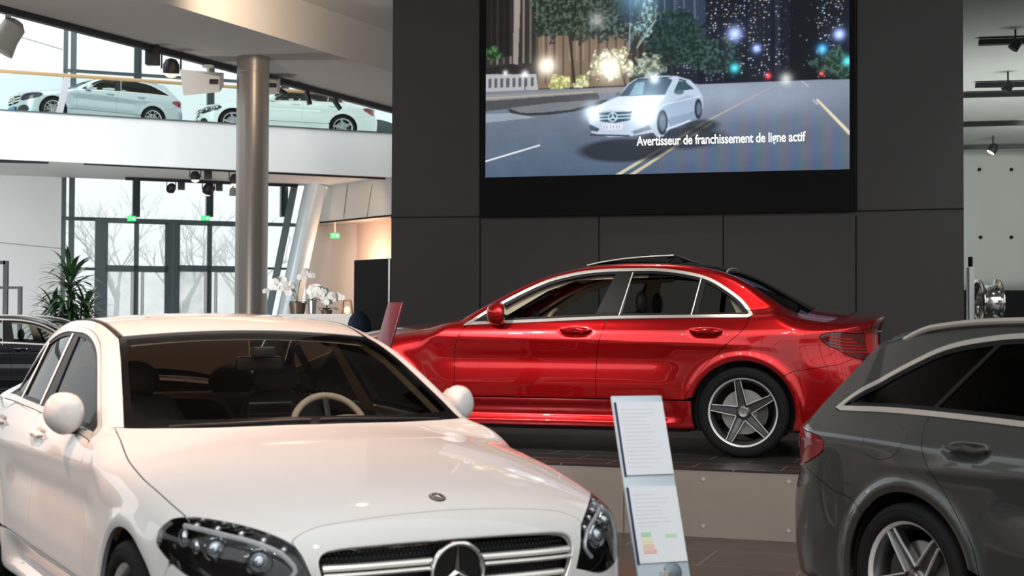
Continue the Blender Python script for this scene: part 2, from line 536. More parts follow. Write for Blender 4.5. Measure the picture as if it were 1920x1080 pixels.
def curve(pts, h=0.02, closed=False):
    """centripetal catmull-rom through pts, densified"""
    P = [np.asarray(p, float) for p in pts]
    n = len(P); out = []
    for i in range(n if closed else n - 1):
        p1, p2 = P[i], P[(i + 1) % n]
        p0 = P[i - 1] if (i > 0 or closed) else 2 * p1 - p2
        p3 = P[(i + 2) % n] if (i + 2 < n or closed) else 2 * p2 - p1
        d = [max(1e-6, np.linalg.norm(b - a)**.5) for a, b in ((p0, p1), (p1, p2), (p2, p3))]
        t0, t1 = 0, d[0]; t2 = t1 + d[1]; t3 = t2 + d[2]
        k = max(1, int(np.linalg.norm(p2 - p1) / h))
        for j in range(k):
            t = t1 + (t2 - t1) * j / k
            A1 = (t1 - t) / (t1 - t0) * p0 + (t - t0) / (t1 - t0) * p1
            A2 = (t2 - t) / (t2 - t1) * p1 + (t - t1) / (t2 - t1) * p2
            A3 = (t3 - t) / (t3 - t2) * p2 + (t - t2) / (t3 - t2) * p3
            B1 = (t2 - t) / (t2 - t0) * A1 + (t - t0) / (t2 - t0) * A2
            B2 = (t3 - t) / (t3 - t1) * A2 + (t - t1) / (t3 - t1) * A3
            out.append((t2 - t) / (t2 - t1) * B1 + (t - t1) / (t2 - t1) * B2)
    if not closed: out.append(P[-1])
    return np.array(out)


def area2(p):
    x, y = p[:, 0], p[:, 1]
    return .5 * np.sum(x * np.roll(y, -1) - np.roll(x, -1) * y)


def offset2(p, d):
    """inset (d>0) of a closed 2D polyline"""
    p = np.asarray(p, float)
    if area2(p) < 0: p = p[::-1]
    a = np.roll(p, 1, 0); b = np.roll(p, -1, 0)
    t1 = p - a; t1 /= np.maximum(np.linalg.norm(t1, axis=1, keepdims=True), 1e-9)
    t2 = b - p; t2 /= np.maximum(np.linalg.norm(t2, axis=1, keepdims=True), 1e-9)
    n1 = np.stack([-t1[:, 1], t1[:, 0]], -1); n2 = np.stack([-t2[:, 1], t2[:, 0]], -1)
    m = n1 + n2; L = np.maximum(np.sum(m * m, axis=1, keepdims=True), .6)
    return p + 2 * m / L * d


def clip2(poly, a, b):
    """keep the part of poly left of the line a->b"""
    a = np.asarray(a, float); b = np.asarray(b, float); d = b - a
    sd = lambda p: d[0] * (p[1] - a[1]) - d[1] * (p[0] - a[0])
    out = []
    n = len(poly)
    for i in range(n):
        p, q = poly[i], poly[(i + 1) % n]
        sp, sq = sd(p), sd(q)
        if sp >= 0: out.append(p)
        if (sp >= 0) != (sq >= 0): out.append(p + (q - p) * sp / (sp - sq))
    return np.array(out)


def mesh2(outline, holes, h):
    """constrained triangulation of a 2D region with interior grid points"""
    outline = np.asarray(outline)
    x0, y0 = outline.min(0); x1, y1 = outline.max(0)
    gx = np.arange(x0 + h * .5, x1, h); gy = np.arange(y0 + h * .5, y1, h)
    G = np.array([(a, b) for a in gx for b in gy]) if len(gx) and len(gy) else np.zeros((0, 2))
    loops = [outline] + [np.asarray(q) for q in holes]

    def inside(G, poly):
        c = np.zeros(len(G), bool)
        for (ax, ay), (bx, by) in zip(poly, np.roll(poly, -1, 0)):
            if ay == by: continue
            m = ((ay > G[:, 1]) != (by > G[:, 1])) & (G[:, 0] < (bx - ax) * (G[:, 1] - ay) / (by - ay) + ax)
            c ^= m
        return c

    def near(G, poly, d):
        q = np.zeros(len(G), bool)
        for a, b in zip(poly, np.roll(poly, -1, 0)):
            ab = b - a; L = max(ab @ ab, 1e-12)
            t = np.clip(((G - a) @ ab) / L, 0, 1)
            q |= np.hypot(*(G - a - t[:, None] * ab).T) < d
        return q
    if len(G):
        k = inside(G, outline)
        for q in loops[1:]: k &= ~inside(G, q)
        G = G[k]
    for q in loops:
        if len(G): G = G[~near(G, q, h * .35)]
    pts = []; edges = []
    for q in loops:
        b = len(pts); pts += list(q); m = len(q)
        edges += [(b + i, b + (i + 1) % m) for i in range(m)]
    pts += list(G)
    vs, es, fs, _, _, _ = delaunay_2d_cdt([Vector(p) for p in pts], edges, [], 1, 1e-6)
    V = np.array([tuple(v) for v in vs])
    F = np.array([f for f in fs if len(f) == 3])
    if len(F) == 0: return V, []
    c = V[F].mean(1)
    k = inside(c, outline)
    for q in loops[1:]: k &= ~inside(c, q)
    return V, [tuple(f) for f in F[k]]


class CarBuilder:
    def __init__(s, kind, h=0.03):
        s.sh = Shape(kind); s.kind = kind; s.h = h
        s.side = Chart(s.sh, 'side'); s.top = Chart(s.sh, 'top')
        s.fw = Chart(s.sh, 'wrap', 30, xc=-.05, yc=.35, sx=-1)
        s.rw = Chart(s.sh, 'wrap', 30, xc=3.2, yc=.35, sx=1)
        s.front = Chart(s.sh, 'end', 0, xc=0, sx=-1)
        s.fr45 = Chart(s.sh, 'end', 35, xc=0, sx=-1)
        s.rear = Chart(s.sh, 'end', 0, xc=3, sx=1)
        s.re45 = Chart(s.sh, 'end', 40, xc=3, sx=1)

    # outlines given as 3D guesses are snapped to the surface through a chart
    def P_side(s, pts, h=.02, sm=True):
        q = (curve if sm else dens)(pts, h); return s.side.fwd(q)

    def P_top(s, pts, h=.02, sm=True):
        q = (curve if sm else dens)(pts, h); return s.top.fwd(q)

    def P_guess(s, chart, pts, h=.02, sm=True):
        q = (curve if sm else dens)(pts, h)
        return chart.fwd(chart.inv(q))

    def patch(s, name, chart, outline, holes=(), mat=None, parent=None, gap=.002, off=0.0, flange=.02, h=None, side=1, both=False, grid=True, thick=None):
        """outline / holes: 3D point arrays (right half, y>0)"""
        h = h or s.h
        o2 = chart.inv(outline) if outline.shape[1] == 3 else outline
        h2 = [chart.inv(q) if q.shape[1] == 3 else q for q in holes]
        o2 = dens(o2, h * 1.5, True)
        h2 = [dens(q, h * 1.5, True) for q in h2]
        if gap: 
            sym = None
            if both: sym = o2[:, 0].copy()
            o2n = offset2(o2, gap)
            if both:   # keep the centreline seam where it was
                P = chart.fwd(o2) if True else None
                if area2(o2) < 0: P = P[::-1]; o2r = o2[::-1]
                else: o2r = o2
                c = np.abs(P[:, 1]) < 2e-3
                if chart.kind == 'top': o2n[c, 1] = o2r[c, 1]
                else: o2n[c, 0] = o2r[c, 0]
            o2 = o2n
            h2 = [offset2(q, -gap) for q in h2]
        V2, F = mesh2(o2, h2, h)
        P = chart.fwd(V2)
        if both: P[np.abs(P[:, 1]) < 3e-3, 1] = 0
        Nn = s.sh.N(P)
        if both: Nn[P[:, 1] == 0, 1] = 0
        P = P + Nn * off
        F = [tuple(f) for f in F]
        # orientation outward
        F2 = []
        for a, b, c in F:
            n = np.cross(P[b] - P[a], P[c] - P[a])
            F2.append((a, b, c) if n @ (Nn[a] + Nn[b] + Nn[c]) > 0 else (a, c, b))
        F = F2
        V = list(P); NN = list(Nn)
        if flange:
            cnt = {}
            for a, b, c in F:
                for e in ((a, b), (b, c), (c, a)):
                    cnt[tuple(sorted(e))] = cnt.get(tuple(sorted(e)), 0) + 1
            dirn = {}
            bd = []
            for a, b, c in F:
                for e in ((a, b), (b, c), (c, a)):
                    if cnt[tuple(sorted(e))] == 1:
                        if both and abs(P[e[0]][1]) < 1e-6 and abs(P[e[1]][1]) < 1e-6: continue
                        bd.append(e)
            for a, b in bd:
                k = len(V)
                t = P[b] - P[a]; n = (Nn[a] + Nn[b]) / 2
                o = np.cross(t, n); o /= max(np.linalg.norm(o), 1e-9)
                V += [P[a], P[b], P[b] - Nn[b] * flange, P[a] - Nn[a] * flange]
                NN += [o] * 4
                F.append((k + 1, k, k + 3, k + 2))
        V = np.array(V); NN = np.array(NN)
        if both:
            n = len(V); V = np.vstack([V, V * [1, -1, 1]]); NN = np.vstack([NN, NN * [1, -1, 1]])
            F = F + [tuple(i + n for i in f[::-1]) for f in F]
        elif side < 0:
            V = V * [1, -1, 1]; NN = NN * [1, -1, 1]; F = [f[::-1] for f in F]
        return obj_from(name, V, F, mat, parent, NN)

    def strip(s, name, path, width_n, mat, parent, side=1, off=.004, closed=False, r=None, flat=.45, n=8, both=False):
        """rounded bead following points lying on the body"""
        Nn = s.sh.N(path)
        P = path + Nn * off
        mb = MB()
        pts = P * [1, side, 1]
        mb.tube([tuple(p) for p in pts], width_n / 2, n, closed)
        if both: mb.tube([tuple(p * [1, -1, 1]) for p in pts], width_n / 2, n, closed)
        return mb.build(name, mat, parent)
# ---------------------------------------------------------------- car materials
M = {}
M['tyre'] = mat('tyre_rubber', (.010, .010, .011), .8, spec=.3)
M['black'] = mat('gloss_black', (.008, .008, .009), .12, coat=.5)
M['framebk'] = mat('window_frame_black', (.010, .010, .011), .42, spec=.3)
M['satin'] = mat('satin_black', (.02, .02, .021), .5)
M['chrome'] = mat('chrome', (.86, .85, .83), .12, 1.0)
M['satinchrome'] = mat('satin_aluminium', (.90, .87, .82), .32, .75)
M['machined'] = mat('machined_alloy', (.92, .92, .92), .38, .35, spec=.8)
M['alloy'] = mat('grey_alloy', (.16, .165, .17), .32, .85)
M['silveralloy'] = mat('silver_alloy', (.62, .63, .64), .3, .9)
M['disc'] = mat('brake_disc', (.45, .44, .43), .4, .9)
M['iron'] = mat('cast_iron', (.09, .09, .09), .5, .6)
M['windscreen'] = glass('windscreen_glass', (.92, .94, .91), clear=.95, gloss_ior=1.33)
M['sideglass'] = glass('side_glass', (.88, .92, .90), clear=.90, gloss_ior=1.22)
M['privacy'] = glass('privacy_glass', (.14, .15, .15), clear=.9, gloss_ior=1.34)
M['beige'] = mat('beige_trim', (.58, .47, .36), .7)
M['seatdark'] = noisy(mat('dark_leather', (.045, .047, .050), .5), 40, .2)
M['dash'] = mat('dark_dash', (.03, .03, .032), .55)
M['lens'] = glass('lamp_lens', (1, 1, 1), clear=.97, gloss_ior=1.4)
M['lampred'] = mat('red_lens', (.50, .006, .012), .06, coat=1.0, spec=.6)
M['lampdark'] = mat('dark_red_lens', (.10, .003, .006), .05, coat=1.0)
M['lampwine'] = mat('wine_red_lens', (.24, .004, .008), .05, coat=1.0)
M['reflector'] = mat('reflector', (.75, .76, .78), .08, 1.0)
M['bulb'] = mat('projector_glass', (.62, .68, .74), .05, .85, coat=1.0)
M['drl'] = mat('light_guide', (.85, .86, .88), .25, 0.3, coat=.6)
M['mirrorglass'] = mat('mirror_glass', (.9, .9, .9), .02, 1.0)
M['orange'] = mat('amber_lens', (.6, .16, .02), .2, coat=1)


def star3(mb, R, th, M4):
    """three-pointed star: tapering arms with a raised spine"""
    for k in range(3):
        a = PI / 2 + k * 2 * PI / 3
        tip = (R * math.cos(a), R * math.sin(a), 0)
        V = [(0, 0, th)]
        w = R * .14
        l = (w * math.cos(a + 1.05), w * math.sin(a + 1.05), 0); r = (w * math.cos(a - 1.05), w * math.sin(a - 1.05), 0)
        V = [(0, 0, th), tip, l, r, (tip[0], tip[1], th * .3), (0, 0, -th * .5)]
        V = [tuple(M4 @ Vector(v)) for v in V]
        mb.add(V, [(0, 4, 2), (0, 3, 4), (4, 1, 2), (4, 3, 1), (5, 2, 1), (5, 1, 3)])


def star_badge(name, R, M4, m, parent, ring=True):
    mb = MB()
    star3(mb, R * .95, R * .14, M4)
    if ring:
        pts = [tuple(M4 @ Vector((R * math.cos(2 * PI * k / 48), R * math.sin(2 * PI * k / 48), R * .03))) for k in range(48)]
        mb.tube(pts, R * .10, 8, True)
    return mb.build(name, m, parent)


def make_wheel(root, x, side, zc, rot=0., style='amg', hi=True, R=.33):
    """parts in the frame of the car; side=+1/-1 (y)"""
    Y = .785
    base = Matrix.Translation((x, side * Y, zc)) @ Matrix.Rotation(-side * PI / 2, 4, 'X') @ Matrix.Diagonal((1, 1, 1, 1))
    # local z points outward; local x along car x
    Rz = base @ Matrix.Rotation(rot, 4, 'Z')
    S = R / .33
    rim = MB()
    r0 = .252
    prof = [(r0 * S, -.10), (.225 * S, -.085), (.212 * S, -.04), (.213 * S, .03), (.226 * S, .065), (.238 * S, .082)]
    rim.lathe(prof, 64, base, cap=False)
    wheel = rim.build('wheel', M['alloy'] if style != 'silver' else M['silveralloy'], root)
    lip = MB(); lip.lathe([(.236 * S, .078), (.246 * S, .094), (.256 * S, .098), (.2605 * S, .090), (.258 * S, .078)], 80, base, cap=False)
    lip.build('rim_lip', M['machined'], wheel)
    t = MB()
    w = .112
    t.lathe([(.250, -w + .012), (.262, -w + .004), (.285, -w - .003), (.305, -w), (.320, -w + .010), (.3285, -w + .024),
             (.330, -w + .05), (.330, -.052), (.323, -.050), (.323, -.042), (.330, -.040), (.330, -.008), (.323, -.006), (.323, .006), (.330, .008), (.330, .040), (.323, .042), (.323, .050), (.330, .052),
             (.330, w - .05), (.3285, w - .024), (.320, w - .010), (.305, w), (.300, w + .001), (.298, w - .001), (.285, w + .003), (.262, w - .004), (.252, w - .014)], 96 if hi else 48,
            base @ Matrix.Diagonal((S, S, 1, 1)), cap=False)
    t.build('tyre', M['tyre'], wheel)
    # spokes
    n = 5 if style == 'amg' else (7 if style == 'y' else 10)
    body = MB(); edge = MB()
    for k in range(n):
        Mk = Rz @ Matrix.Rotation(2 * PI * k / n, 4, 'Z')
        if style == 'amg':
            out = [(.045, .034, .058), (.10, .031, .066), (.17, .026, .078), (.232, .0215, .086), (.243, .021, .084)]
            V = []; F = []
            for (r, hw, z) in out:
                zi = z - .016
                ring = [(r, -hw, z - .045), (r, -hw, z), (r, -hw * .55, zi), (r, hw * .55, zi), (r, hw, z), (r, hw, z - .045)]
                V += [tuple(Mk @ Vector((a * S, b * S, c))) for a, b, c in ring]
            for i in range(len(out) - 1):
                for j in range(6):
                    q = (j + 1) % 6
                    F.append((i * 6 + j, i * 6 + q, (i + 1) * 6 + q, (i + 1) * 6 + j))
            F += [tuple(range(6)), tuple((len(out) - 1) * 6 + j for j in range(6))]
            body.add(V, F)
            for sg in (-1, 1):
                pts = [tuple(Mk @ Vector((r * S, sg * hw * S, z + .0005))) for (r, hw, z) in out[:-1]]
                edge.tube(pts, .0075, 6, flat=.5)
            # the V that joins this spoke's edge to its neighbour's
        elif style == 'y':
            for sg in (-1, 1):
                edge.tube([tuple(Mk @ Vector((.05, 0, .06))), tuple(Mk @ Vector((.14, sg * .010, .075))), tuple(Mk @ Vector((.245, sg * .055, .086)))], .011, 6)
        else:
            edge.tube([tuple(Mk @ Vector((.04, 0, .06))), tuple(Mk @ Vector((.15, 0, .08))), tuple(Mk @ Vector((.245, 0, .086)))], [.016, .014, .018], 6)
    hubm = MB()
    hubm.lathe([(.056, .02), (.054, .048), (.046, .058), (.036, .062)], 40, Rz, cap=True)
    if style == 'amg':
        body.build('spokes', M['alloy'], wheel)
        hubm.build('hub', M['alloy'], wheel)
        lug = MB()
        for k in range(5):
            a = 2 * PI * (k + .5) / 5
            lug.lathe([(.010, .052), (.010, .0655), (.006, .066)], 10, Rz @ Matrix.Translation((.051 * math.cos(a), .051 * math.sin(a), 0)))
        lug.build('wheel_bolts', M['satin'], wheel)
    else:
        hubm.build('hub', M['silveralloy'], wheel)
    edge.build('spoke_edges', M['machined'] if style == 'amg' else M['silveralloy'], wheel)
    cap = MB(); cap.lathe([(.034, .055), (.034, .068), (.031, .071), (.029, .070), (.001, .0715)], 32, Rz, cap=False)
    cp = cap.build('hub_cap', M['disc'], wheel)
    if hi:
        sb = MB(); star3(sb, .027, .004, Rz @ Matrix.Translation((0, 0, .072)))
        so = sb.build('wheel_star', M['chrome'], wheel)
    d = MB(); d.lathe([(.06, .012), (.165 * S, .012), (.165 * S, -.010), (.06, -.010)], 48, base)
    d.build('brake_disc', M['disc'], wheel)
    c = MB()
    for (a0, a1) in ((-.55, .45),):
        prof = [(.10, -.03), (.175, -.03), (.178, .035), (.10, .035), (.10, -.03)]
        c.lathe(prof, 10, base @ Matrix.Rotation(PI if x < 1 else 0.0, 4, 'Z'), cap=False, a0=a0, a1=a1)
    c.build('brake_caliper', M['iron'], wheel)
    return wheel


def arc_pts(xc, r, a0, a1, y, n=40, zc=.33):
    return [(xc + r * math.cos(math.radians(a)), y, zc + r * math.sin(math.radians(a))) for a in np.linspace(a0, a1, n)]


def build_car(kind, loc, rz, paint, label, cat='car', hi=True, wheel_rot=(.3, .3), style='amg', rear_dark=False, black_roof=False, name=None, group=None, plate=None):
    B = CarBuilder(kind, .035 if hi else .05)
    est = kind == 'estate'
    root = empty(name or ('estate_car' if est else 'saloon_car'), loc, rz, label, cat, group)
    sh = B.sh
    RA = .375
    HH = .018 if hi else .04
    # ---- guide points -------------------------------------------------------
    lamp = [(-.285, .862, .735), (-.31, .83, .772), (-.38, .79, .790), (-.47, .735, .790), (-.57, .65, .770), (-.66, .575, .742), (-.715, .525, .712),
            (-.735, .50, .64), (-.745, .475, .568), (-.71, .60, .540), (-.63, .72, .565), (-.49, .82, .615), (-.36, .86, .665), (-.30, .87, .70)]
    L_top = B.P_guess(B.fw, lamp[0:7]); L_in = B.P_guess(B.fw, lamp[6:9]); L_bot = B.P_guess(B.fw, lamp[8:] + [lamp[0]])
    lampP = np.vstack([L_top[:-1], L_in[:-1], L_bot[:-1]])
    hood_side = B.P_top([(.675, .768), (.4, .792), (.09, .805), (-.195, .795), (-.385, .778)])
    hood_rear = B.P_top([(.462, 0), (.478, .2), (.515, .4), (.60, .64), (.648, .735), (.675, .768)])
    fcen = B.fr45
    hood_front = B.P_guess(fcen, [(-.717, .527, .716), (-.725, .535, .752), (-.70, .47, .777), (-.70, .30, .789), (-.70, 0, .795)])
    # lamp top edge between hood corner and inner corner
    i0 = int(np.argmin(np.linalg.norm(L_top - hood_side[-1], axis=1)))
    hood_out = np.vstack([hood_rear[:-1], hood_side[:-1], L_top[i0:], hood_front[1:]])
    Hc = Chart(sh, 'end', 62, xc=0, sx=-1)
    B.patch('bonnet', Hc, hood_out, mat=paint, parent=root, both=True, gap=.0025)
    # fender
    dlo_tip = B.P_side([(.70, .960)])[0]
    door_front = B.P_side([(.728, .948), (.70, .91), (.672, .865), (.648, .79), (.640, .72), (.645, .544), (.652, .415)])
    fen_low = B.P_side(dens([(.652, .415), (.372, .415)]), sm=False)
    archF = B.side.fwd([(p[0], p[2]) for p in arc_pts(0, RA, 13, 152, .9)])
    bcut = B.P_guess(B.fw, [tuple(archF[-1]), (-.36, .87, .58), (-.40, .85, .645)])
    k0 = int(np.argmin(np.linalg.norm(L_bot - bcut[-1], axis=1)))
    i1 = i0
    fen = np.vstack([hood_side[:-1], L_top[:i1][::-1], L_bot[k0:-1][::-1], bcut[::-1][1:-1], archF[::-1][:-1], fen_low[::-1][:-1], door_front[::-1][:-1], [B.P_side([(.72, .965)])[0]], [B.P_top([(.705, .79)])[0]]])
    for sd in (1, -1):
        B.patch('front_wing', B.fw, fen, mat=paint, parent=root, side=sd, h=HH)
    # bumper with grille opening
    arch_low = B.side.fwd([(p[0], p[2]) for p in arc_pts(0, RA, 152, 198, .9, 14)])
    bot = B.P_guess(B.fw, [tuple(arch_low[-1]), (-.50, .84, .212), (-.68, .68, .212), (-.76, .4, .212), (-.78, .2, .212), (-.785, 0, .212)])
    grille2 = [(0, .712), (.25, .709), (.41, .701), (.452, .690), (.470, .664), (.458, .60), (.42, .532), (.385, .500), (.33, .487), (.2, .480), (0, .478)]
    g3 = B.front.fwd(curve(grille2, .015))
    cen_low = B.P_guess(B.front, dens([(-.785, 0, .212), (-.80, 0, .478)], .03), sm=False)
    cen_up = B.P_guess(B.front, dens([(-.785, 0, .712), (-.71, 0, .795)], .03), sm=False)
    bump = np.vstack([hood_front[:-1][::-1][::-1], cen_up[::-1][:-1], g3[:-1], cen_low[::-1][:-1], bot[::-1][:-1], arch_low[::-1][:-1], bcut[:-1], L_bot[:k0][::-1][:-1], L_in[::-1][:-1]])
    # lower intake
    intake = curve([(.30, .245), (.66, .25), (.74, .30), (.70, .40), (.60, .425), (.36, .36)], .02, True)
    intake3 = B.front.fwd(intake)
    mid_in = B.front.fwd(curve([(.02, .25), (.24, .25), (.27, .33), (.24, .40), (.02, .40)], .02, True))
    B.patch('front_bumper', B.fw, bump, [intake3], mat=paint, parent=root, both=True, gap=.0015, flange=.03)
    B.patch('lower_intake', B.fw, B.P_guess(B.fw, [tuple(p) for p in intake3[::2]] + [tuple(intake3[0])]), mat=M['satin'], parent=root, both=True, off=-.03, gap=-.01, flange=0)
    B.patch('number_plate_holder', B.front, mid_in, mat=M['satin'], parent=root, both=True, off=.004, gap=0, flange=.01)
    # grille
    gin = B.front.fwd(dens([(0, .72), (.48, .71), (.48, .48), (0, .47)], .03))
    gr = B.patch('grille', B.front, gin, mat=M['satin'], parent=root, both=True, off=-.075, gap=0, flange=0)
    fr = np.vstack([g3]); 
    B.strip('grille_surround', g3 + [0.004, 0, 0], .012, M['satinchrome'], gr, off=-.004, both=True)
    for zz in (.632, .560):
        for sg in (-1, 1):
            mb = MB()
            ya, yb = .085, .452 - (.632 - zz) * .45
            ys = np.linspace(ya, yb, 14)
            for dz, rr, dx, fl in ((0.012, .015, -.010, .8), (-.010, .0085, -.024, .9)):
                pts = []
                for yv in ys:
                    xf = float(B.front.fwd([(yv, zz)])[0][0])
                    pts.append((xf + .028 + dx, sg * yv, zz + dz - .004 * (yv / .45)))
                mb.tube(pts, rr, 8, flat=fl, up=(0, 0, 1))
            mb.build('grille_louvre', M['satinchrome'], gr)
    if hi:
        pins = MB()
        for zi in range(14):
            for yi in range(-30, 31):
                yv = yi * .0155 + (zi % 2) * .0078; zv = .492 + zi * .0158
                if abs(yv) > .455 - max(0, (.66 - zv)) * .42: continue
                xf = -.735 + sh.PF(np.array(abs(yv))) * 1.0
                pins.box(xf - .004, xf + .010, yv - .003, yv + .003, zv - .003, zv + .003)
        pins.build('grille_pins', M['dash'], gr)
    xs = float(B.front.fwd([(0.0, .60)])[0][0])
    SM = Matrix.Translation((xs + .004, 0, .604)) @ Matrix.Rotation(-PI / 2, 4, 'Y') @ Matrix.Rotation(-PI / 2, 4, 'Z')
    bd = MB(); bd.lathe([(.086, -.035), (.086, -.006), (.001, -.006)], 48, SM, cap=False)
    bd.build('badge_plate', M['black'], gr)
    star_badge('grille_star', .093, SM, M['chrome'], gr)
    # small badge on the bonnet
    P = B.P_top([(-.632, 0.0)])[0]; n = sh.N(P[None])[0]
    q = Vector(n).to_track_quat('Z', 'Y').to_matrix().to_4x4()
    BM = Matrix.Translation(P) @ q
    b1 = MB(); b1.lathe([(.029, -.002), (.029, .002), (.026, .004), (.001, .004)], 32, BM, cap=False)
    b1.build('bonnet_badge', M['satin'], root)
    bpy.context.view_layer.update()
    b2 = MB(); star3(b2, .020, .003, BM @ Matrix.Translation((0, 0, .005)) @ Matrix.Rotation(PI / 2, 4, 'Z'))
    b2.lathe([(.0245, .003), (.0245, .0055), (.0225, .0055), (.0225, .003)], 32, BM, cap=False)
    b2.build('badge_star', M['satinchrome'], bpy.data.objects[[o.name for o in root.children if o.name.startswith('bonnet_badge')][0]] if root.children else root)
    # headlamps
    for sd in (1, -1):
        lens = B.patch('headlamp', B.fw, lampP, mat=M['lens'], parent=root, side=sd, off=.001, gap=.0025, flange=.03)
        B.patch('lamp_housing', B.fw, lampP, mat=M['black'], parent=lens, side=sd, off=-.045, gap=-.004, flange=-.045)
        if hi:
            up = B.P_guess(B.fw, [(-.37, .80, .765), (-.50, .72, .745), (-.60, .63, .715), (-.67, .56, .675), (-.70, .53, .62), (-.69, .56, .58)])
            Nn = sh.N(up)
            mb = MB(); mb.tube([tuple((p - nn * .016) * [1, sd, 1]) for p, nn in zip(up, Nn)], .0075, 8, flat=1.2)
            mb.build('light_guide', M['drl'], lens)
            mb = MB()
            for k, pg in enumerate([(-.42, .775, .775), (-.50, .725, .772), (-.57, .665, .757), (-.63, .61, .737), (-.68, .56, .705)]):
                p = B.P_guess(B.fw, [pg, pg])[0] if False else B.fw.fwd(B.fw.inv(np.array([pg])))[0]
                nn = sh.N(p[None])[0]
                mb = MB(); mb.ball(tuple((p - nn * .02) * [1, sd, 1]), .013, 8); mb.build('led_cell', M['reflector'], lens)
            for (pg, rr) in (((-.64, .63, .66), .036), ((-.52, .745, .695), .032)):
                p = B.fw.fwd(B.fw.inv(np.array([pg])))[0]
                nn = sh.N(p[None])[0]
                dirv = Vector((-.93 * 1.0, .30 * sd, .05)).normalized()
                c = Vector((p - nn * .045) * [1, sd, 1])
                Q = Matrix.Translation(c) @ dirv.to_track_quat('Z', 'Y').to_matrix().to_4x4()
                mb = MB(); mb.lathe([(rr * 1.2, -.02), (rr * 1.25, .012), (rr * 1.1, .018), (rr * 1.02, .006), (rr * .98, -.01)], 28, Q, cap=False)
                rg = mb.build('projector_ring', M['reflector'], lens)
                mb = MB(); mb.ball(tuple(c + dirv * .0), rr * .92, 14)
                mb.build('projector_lens', M['bulb'], lens)
            for pg, s_ in (((-.40, .825, .735), .028), ((-.47, .80, .70), .022)):
                p = B.fw.fwd(B.fw.inv(np.array([pg])))[0]; nn = sh.N(p[None])[0]
                mb = MB(); mb.ball(tuple((p - nn * .03) * [1, sd, 1]), s_, 10, (1.3, .6, 1.2))
                mb.build('side_reflector', M['reflector'], lens)
    # ---- windows ------------------------------------------------------------
    belt_r = 3.30 if est else 2.885
    if est:
        low = [(.70, .950), (.80, .957), (.906, .962), (1.30, .980), (1.82, 1.003), (2.30, 1.020), (2.77, 1.030), (3.10, 1.030), (3.40, 1.022)]
        up = [(3.425, 1.035), (3.36, 1.09), (3.253, 1.155), (3.039, 1.258), (2.836, 1.335), (2.534, 1.382), (2.30, 1.392), (2.05, 1.394)]
    else:
        low = [(.70, .950), (.80, .957), (.906, .962), (1.30, .980), (1.82, 1.003), (2.40, 1.014), (2.885, 1.018)]
        up = [(2.905, 1.04), (2.875, 1.085), (2.816, 1.155), (2.686, 1.252), (2.555, 1.323), (2.354, 1.372), (2.152, 1.393), (2.05, 1.394)]
    up2 = [(1.96, 1.393), (1.766, 1.388), (1.60, 1.372), (1.45, 1.343), (1.322, 1.306), (1.15, 1.228), (.964, 1.127), (.80, 1.028), (.70, .956)]
    dlo2 = np.vstack([curve(low, .02)[:-1], curve(up + up2, .02)[:-1]])
    dlo3 = B.side.fwd(dlo2)
    inner2 = offset2(dlo2, .024)
    inner3 = B.side.fwd(inner2)
    # chrome surround: a flat ring between the two outlines
    for sd in (1, -1):
        B.patch('window_surround', B.side, dlo3, [inner3], mat=M['satinchrome'], parent=root, side=sd, gap=.001, off=.0035, flange=.008, h=.05)
    # glass panes
    if est:
        div = [((1.856, 1.40), (1.716, .98)), ((1.985, 1.40), (1.905, .98)), ((2.475, 1.40), (2.80, 1.03)), ((2.50, 1.40), (2.83, 1.03))]
    else:
        div = [((1.856, 1.357), (1.726, 1.031)), ((1.987, 1.36), (1.911, 1.031)), ((2.505, 1.31), (2.452, 1.037)), ((2.545, 1.30), (2.498, 1.037))]
    gi = offset2(inner2, .018)
    panes = []
    A = lambda i: (np.array(div[i][0]) + (np.array(div[i][0]) - np.array(div[i][1])) * .5, np.array(div[i][1]) - (np.array(div[i][0]) - np.array(div[i][1])) * .5)
    t0, b0 = A(0); t1, b1_ = A(1); t2, b2_ = A(2); t3, b3 = A(3)
    front = clip2(gi, t0, b0) if False else clip2(gi, b0, t0)
    front = clip2(front, (.985, 1.6), (.985, .8)) if False else clip2(front, (.99, .8), (.955, 1.3)) if False else front
    # keep left of b0->t0 (x smaller)
    front = front[front[:, 0] > 0]
    front = clip2(front, (.93, 1.4), (.93, .8))
    rear = clip2(clip2(gi, t1, b1_), b2_, t2)
    q = clip2(gi, t3, b3)
    holes = []
    pane_m = [M['sideglass'], M['privacy'] if rear_dark else M['sideglass'], M['privacy'] if rear_dark else M['sideglass']]
    pane_n = ['front_side_window', 'rear_side_window', 'quarter_window']
    for poly in (front, rear, q):
        d = dens(poly, .025, True)
        holes.append(B.side.fwd(d))
    for sd in (1, -1):
        B.patch('window_frame', B.side, inner3, holes, mat=M['framebk'], parent=root, side=sd, gap=0, off=-.002, flange=.02, h=.05)
        for hp, mm, nn in zip(holes, pane_m, pane_n):
            B.patch(nn, B.side, hp, mat=mm, parent=root, side=sd, gap=-.006, off=-.008, flange=0, h=.06)
        for (a, b) in ((div[1][0], div[1][1]), (div[2][0], div[2][1])) if not est else ((div[1][0], div[1][1]),):
            pth = B.side.fwd(dens([a, b], .05))
            B.strip('window_divider', pth, .011, M['satinchrome'], root, side=sd, off=.001, n=6)
    # mirrors
    for sd in (1, -1):
        build_mirror(B, root, sd, paint)
    # ---- doors --------------------------------------------------------------
    fr_belt = B.side.fwd(curve([p for p in low if .72 < p[0] < 1.82] + [(1.829, 1.004)], .02)) if False else None
    lowc = curve(low, .01)
    def belt(x0, x1):
        m = lowc[(lowc[:, 0] > x0) & (lowc[:, 0] < x1)]
        return m[::2]
    midcut = curve([(1.829, 1.003), (1.801, .919), (1.769, .811), (1.753, .628), (1.754, .415)], .02)
